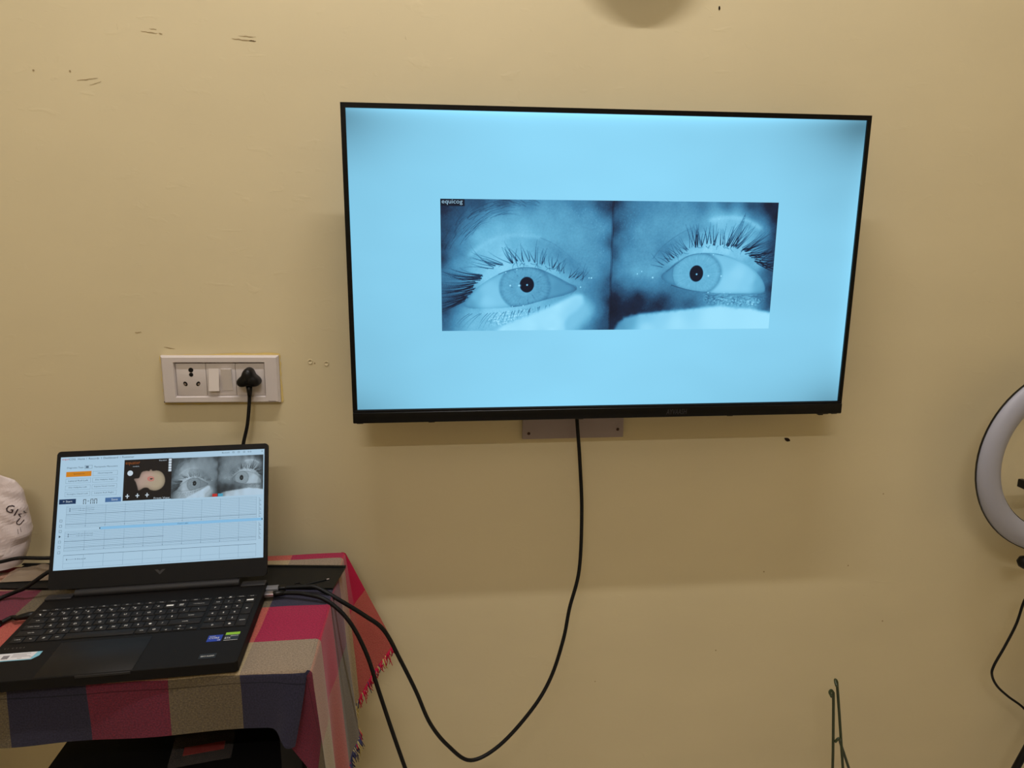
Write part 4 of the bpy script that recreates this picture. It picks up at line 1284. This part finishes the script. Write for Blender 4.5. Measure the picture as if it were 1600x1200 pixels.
for r, ss in ((5, ('o', 'x', 'home', 'end')), (4, ('num', '/', '*', '-')), (3, ('7', '8', '9')), (2, ('4', '5', '6')), (1, ('1', '2', '3'))):
    for k, s in enumerate(ss): key(NX + k * nw, NX + (k + 1) * nw, rows[r][0], rows[r][1], s)
key(NX, NX + 2 * nw, rows[0][0], rows[0][1], '0'); key(NX + 2 * nw, NX + 3 * nw, rows[0][0], rows[0][1], '.')
key(NX + 3 * nw, NX + 4 * nw, rows[2][0], rows[3][1], '+'); key(NX + 3 * nw, NX + 4 * nw, rows[0][0], rows[1][1], 'enter')
# touchpad, notch, print and stickers
MB().box((-.0925, -.2375, ZD - .0002), (.0365, -.1500, ZD + .00025), .0001, 1).build('touchpad', M_pad, lp)
mb = MB()
for a_, b2, c2, d2 in ((-.0927, -.2376, -.0923, -.1500), (.0363, -.2376, .0367, -.1500), (-.0927, -.1502, .0367, -.1498)):
    mb.box((a_, b2, ZD), (c2, d2, ZD + .0003))
mb.build('touchpad_seam', M_keywell, lp)
MB().box((-.038, -.2402, ZD - .004), (.035, -.2388, ZD - .0004), .0004).build('opening_notch', M_hinge, lp)
mb = MB()
for k, s in enumerate('VICTUS'): text_on(mb, s, -.169 + k * .0053, -.1562, None, .0027, ZD + .0003, plane='XY')
mb.build('deck_lettering', M_victus, lp)
def sticker(name, x0, y0, x1, y1, m, z=.0003): return MB().box((x0, y0, ZD), (x1, y1, ZD + z)).build(name, m, lp)
st = sticker('blue_sticker', .1215, -.180, .1425, -.1625, M_stickblue)
mb = MB(); text_on(mb, 'intel', .1240, -.1670, .0075, .0026, ZD + .0004, plane='XY'); text_on(mb, 'CORE', .1236, -.1728, .015, .0040, ZD + .0004, plane='XY'); text_on(mb, 'i5', .1370, -.1785, .004, .0030, ZD + .0004, plane='XY')
mb.build('sticker_lettering', M_legend, st)
sticker('green_sticker', .1460, -.1645, .1668, -.1575, M_stickgreen)
st = sticker('black_sticker', .1460, -.1800, .1668, -.1645, M_stickblack)
mb = MB(); text_on(mb, 'GEFORCE', .1540, -.1690, .0115, .0024, ZD + .0004, plane='XY'); text_on(mb, 'RTX', .1470, -.1760, .0085, .0050, ZD + .0004, plane='XY'); mb.box((.1462, -.1799, ZD + .0003), (.1666, -.1793, ZD + .0004))
mb.build('sticker_lettering', M_legend, st)
st = sticker('audio_sticker', .1215, -.2245, .1450, -.2125, M_stickblack)
mb = MB(); text_on(mb, 'B&O AUDIO', .1240, -.2200, .0185, .0030, ZD + .0004, plane='XY'); mb.build('sticker_lettering', M_legend, st)
lab = MB().prism([(-.1735, -.1885), (-.1170, -.1885), (-.1100, -.1795), (-.1100, -.1685), (-.1735, -.1685)], ZD, ZD + .0003).build('service_label', M_stickcyan, lp)
mb = MB(); mb.prism([(-.1730, -.1868), (-.1190, -.1868), (-.1165, -.1690), (-.1730, -.1690)], ZD + .0003, ZD + .0005); mb.build('label_paper', M_stickwhite, lab)
mb = MB()
for k, (x, y, w_) in enumerate(((-.148, -.173, .024), (-.148, -.1762, .02), (-.138, -.1835, .006), (-.122, -.1825, .004), (-.148, -.1795, .026))): mb.box((x, y, ZD + .0005), (x + w_, y + .0008, ZD + .0006))
mb.box((-.1600, -.1835, ZD + .0005), (-.1510, -.1745, ZD + .0006))
mb.build('label_print', M_stickgrey, lab)
# ports on the right flank
MB().box((HX - .001, -.030, .008), (HX + .0003, -.022, .0125)).build('usb_port', M_blackgloss, lp)
MB().box((HX - .001, -.0145, .007), (HX + .0003, -.0005, .0125)).build('video_port', M_blackgloss, lp)
tag(lp, 'open black laptop on the plaid cloth with eye-test software on its screen', 'laptop')

# ------------------------------------------------------------------ cables
def local_to_world(x, y, z):
    c_, s_ = math.cos(.0477), math.sin(.0477)
    return Vector((-.4863 + c_ * x - s_ * y, -.2206 + s_ * x + c_ * y, z))
# display cable: laptop -> droops past the table -> up behind the television
v0 = local_to_world(HX, -.0085, .0100)
dc = empty('display_cable', v0)
def rel(pts, o): return [Vector(p) - Vector(o) for p in pts]
MB().box((-.002, -.007, -.0045), (.0205, .007, .0050), .0015, M=Matrix.Rotation(.0477, 4, 'Z')).build('connector_shell', M_greyplastic, dc)
MB().box((.0180, -.0055, -.004), (.0330, .0055, .0050), .002, M=Matrix.Rotation(.0477, 4, 'Z')).build('connector_grip', M_black, dc)
c1 = [(-.279, -.2185, .0110), (-.262, -.2195, .0120), (-.2420, -.221, .0125), (-.2200, -.224, .0110), (-.1812, -.2340, -.0095), (-.1387, -.23, -.0447), (-.1064, -.225, -.0788), (-.0804, -.215, -.1452), (-.0536, -.2, -.2243),
      (-.0289, -.19, -.303), (.0048, -.18, -.3636), (.0491, -.165, -.4134), (.1086, -.15, -.3966), (.1765, -.13, -.3354), (.2189, -.11, -.2784), (.248, -.09, -.2044), (.2631, -.075, -.1407),
      (.2848, -.06, -.0626), (.2894, -.05, .061), (.284, -.045, .1702), (.2768, -.042, .2581), (.274, -.040, .33), (.272, -.034, .38)]
MB().tube(rel(spline(c1, 8), v0), .0038, 12).build('cord', M_cable, dc)
tag(dc, 'thick black cable looping from the television down to the laptop', 'cable')
# usb cable
v1 = local_to_world(HX, -.026, .0102)
uc = empty('usb_cable', v1)
MB().box((-.001, -.006, -.0030), (.0150, .006, .0030), .0006, M=Matrix.Rotation(.0477, 4, 'Z')).build('connector_shell', M_metal, uc)
mb = MB(); mb.tube(rel([local_to_world(HX + .014, -.026, .0102), local_to_world(HX + .020, -.026, .0102), local_to_world(HX + .034, -.026, .0105)], v1), [.0056, .0056, .0042], 12); mb.build('connector_grip', M_black, uc)
c2 = [tuple(local_to_world(HX + .030, -.026, .0105)), (-.26, -.240, .0115), (-.237, -.246, .0115), (-.199, -.258, .0040), (-.1622, -.265, -.0328), (-.1347, -.27, -.0931), (-.115, -.275, -.1666), (-.0949, -.28, -.2416), (-.0732, -.285, -.3184), (-.05, -.29, -.3971), (-.02, -.29, -.52), (.02, -.285, -.64), (.08, -.27, -.735), (.16, -.25, -.746), (.3, -.22, -.746)]
MB().tube(rel(spline(c2, 8), v1), .0036, 12).build('cord', M_cable, uc)
tag(uc, 'black cable with metal plug hanging off the table edge beside the laptop', 'cable')
# charger lead into the laptop's left flank
v2 = local_to_world(-HX, -.040, .011)
cc = empty('charger_lead', v2)
MB().tube(rel([local_to_world(-HX, -.040, .011), local_to_world(-HX - .010, -.041, .011), local_to_world(-HX - .022, -.044, .0105), local_to_world(-HX - .028, -.046, .0098)], v2), [.0058, .0060, .0048, .0034], 12).build('barrel_plug', M_black, cc)
c3 = [tuple(local_to_world(-HX - .026, -.0455, .0098)), (-.7026, -.2660, .0065), (-.7140, -.2800, .0050), (-.735, -.292, .0050), (-.765, -.275, .0075), (-.7765, -.225, .0065), (-.760, -.196, .0055), (-.735, -.190, .014), (-.7141, -.196, .0245), (-.6735, -.188, .050), (-.64, -.165, .05), (-.60, -.14, .035), (-.52, -.12, .015), (-.42, -.125, .0105), (-.36, -.145, .0100)]
MB().tube(rel(spline(c3, 8), v2), .0036, 12).build('cord', M_cable, cc)
MB().lathe([(.0038, -.006), (.0062, -.006), (.0062, .006), (.0038, .006)], 12, Matrix.Translation(Vector((-.717, -.2830, .0062)) - v2) @ Matrix.Rotation(1.2, 4, 'Z') @ Matrix.Rotation(math.pi / 2, 4, 'X'), closed=True).build('cable_tie', M_black, cc)
tag(cc, 'black charger lead plugged into the left side of the laptop', 'cable')

# zip pouch with a red card on the lower shelf
zp = empty('zip_pouch', (-.395, -.345, -.2))
Mz = Matrix.Rotation(.16, 4, 'Z')
mb = MB(); V = []; F = []; n1, n2 = 16, 10
for side in (0, 1):
    for i in range(n1):
        for j in range(n2):
            fx, fy = i / (n1 - 1), j / (n2 - 1)
            e_ = (math.sin(math.pi * fx) * math.sin(math.pi * fy)) ** .5
            V.append(((fx - .5) * .095, (fy - .5) * .075, .0006 + (.006 * e_ + .003 * noise.noise(Vector((fx * 5, fy * 5, 0))) * e_ if side else 0)))
    o = side * n1 * n2
    for i in range(n1 - 1):
        for j in range(n2 - 1):
            q = (o + i * n2 + j, o + (i + 1) * n2 + j, o + (i + 1) * n2 + j + 1, o + i * n2 + j + 1); F.append(q if side else q[::-1])
mb.add(V, F, 0, True, Mz); mb.build('clear_pouch', M_film2, zp)
MB().box((-.028, -.014, .0012), (.034, .004, .0024), M=Mz).build('red_card', M_red, zp)
tag(zp, 'clear zip pouch holding a red card on the shelf under the table', 'pouch')

# ------------------------------------------------------------------ ring light on its stand
RC = (1.3335, -.09, .1522); RO = .21; RI = .158
rl = empty('ring_light', (RC[0], RC[1], -T))
zc = RC[2] + T
Mr = Matrix.Translation((0, 0, zc)) @ Matrix.Rotation(math.pi / 2, 4, 'X')
rm = (RO + RI) / 2; hw = (RO - RI) / 2
prof = [(rm + hw * math.cos(a), .002 + .018 * math.sin(a)) for a in np.linspace(0, math.pi, 12)]
MB().lathe(prof, 72, Mr).build('diffuser', M_ring, rl)
MB().lathe([(RO + .0012, .004), (RO + .0012, -.001), (RO - .012, -.012), (RI + .012, -.012), (RI - .0010, -.001), (RI - .0010, .004)], 72, Mr).build('rear_housing', M_black, rl)
MB().box((.065, -.010, zc - .225), (.115, .018, zc - .180), .004).build('mount_block', M_black, rl)
mb = MB(); mb.lathe([(.001, .016), (.012, .010), (.016, 0), (.012, -.010), (.001, -.016)], 16, Matrix.Translation((-.062, -.002, zc - RO - .022))); mb.build('tilt_knob', M_black, rl)
MB().tube([(-.062, -.002, zc - RO - .022), (.075, .004, zc - RO - .010)], .006, 10).build('knob_shaft', M_black, rl)
# phone clamp in the middle
MB().tube([(.05, .012, zc - RI + .009), (.03, .004, zc - .05)], .005, 10).build('clamp_stem', M_black, rl)
pcm = MB(); pcm.box((-.098, -.022, -.058), (.10, .006, -.046), .002, M=Matrix.Translation((0, 0, zc))); pcm.box((-.104, -.030, -.058), (-.092, .006, -.040), .002, M=Matrix.Translation((0, 0, zc)))
pcm.build('phone_clamp', M_black, rl)
MB().tube([(.09, .010, .42), (.09, .010, zc - .2)], .009, 12).build('upper_pole', M_black, rl)
MB().tube([(.09, .010, .16), (.09, .010, .45)], .012, 12).build('lower_pole', M_black, rl)
MB().tube([(.09, .010, .40), (.09, .010, .46)], .017, 12).build('pole_collar', M_black, rl)
for k in range(3):
    ex, ey = ((-.07, -.02), (.28, -.16), (.20, .06))[k]
    MB().tube([(.09 + (ex - .09) * .02, .010 + (ey - .01) * .02, .33), (ex, ey, .012)], .008, 10).build('leg', M_black, rl)
    MB().box((ex - .012, ey - .012, 0), (ex + .012, ey + .012, .02), .004).build('rubber_foot', M_black, rl)
rc = [(1.30, -.088, -.075), (1.322, -.070, -.15), (1.3163, -.06, -.1945), (1.3064, -.06, -.2501), (1.2867, -.06, -.3058), (1.2671, -.06, -.354), (1.2661, -.06, -.3788), (1.2837, -.06, -.4086), (1.316, -.06, -.438), (1.3628, -.06, -.4739), (1.41, -.06, -.53), (1.43, -.06, -.64), (1.45, -.06, -.745), (1.60, -.06, -.7465)]
MB().tube(rel(spline(rc, 8), (RC[0], RC[1], -T)), .0028, 10).build('power_cord', M_cable, rl)
tag(rl, 'white ring light switched off, on a black stand at the right edge', 'ring light')

# ------------------------------------------------------------------ green wire stand
gs = empty('wire_stand', (.87, -.12, -T))
o_ = (.87, -.12, -T)
def rod(pts): MB().tube(rel(spline(pts, 6), o_), .0030, 10).build('rod', M_green, gs)
rod([(.8270, -.135, -.3490), (.8285, -.124, -.3460), (.8343, -.120, -.3445), (.8385, -.12, -.3500), (.8405, -.12, -.3600), (.8486, -.12, -.4426), (.8572, -.12, -.5411), (.870, -.125, -.746)])
rod([(.8375, -.132, -.3260), (.8385, -.124, -.3205), (.8410, -.120, -.3190), (.8445, -.12, -.3240), (.8465, -.12, -.3340), (.8571, -.12, -.3954), (.8815, -.12, -.5432), (.915, -.12, -.746)])
rod([(.8545, -.122, -.4725), (.8596, -.124, -.4640), (.8650, -.122, -.4660), (.8701, -.119, -.4800), (.8983, -.112, -.5447), (.985, -.09, -.746)])
tag(gs, 'dark green metal wire stand with hooked tips below the television', 'stand')

# ------------------------------------------------------------------ put everything on the real floor level
for o in list(COL.objects):
    if o.parent is None:
        o.location.z += T
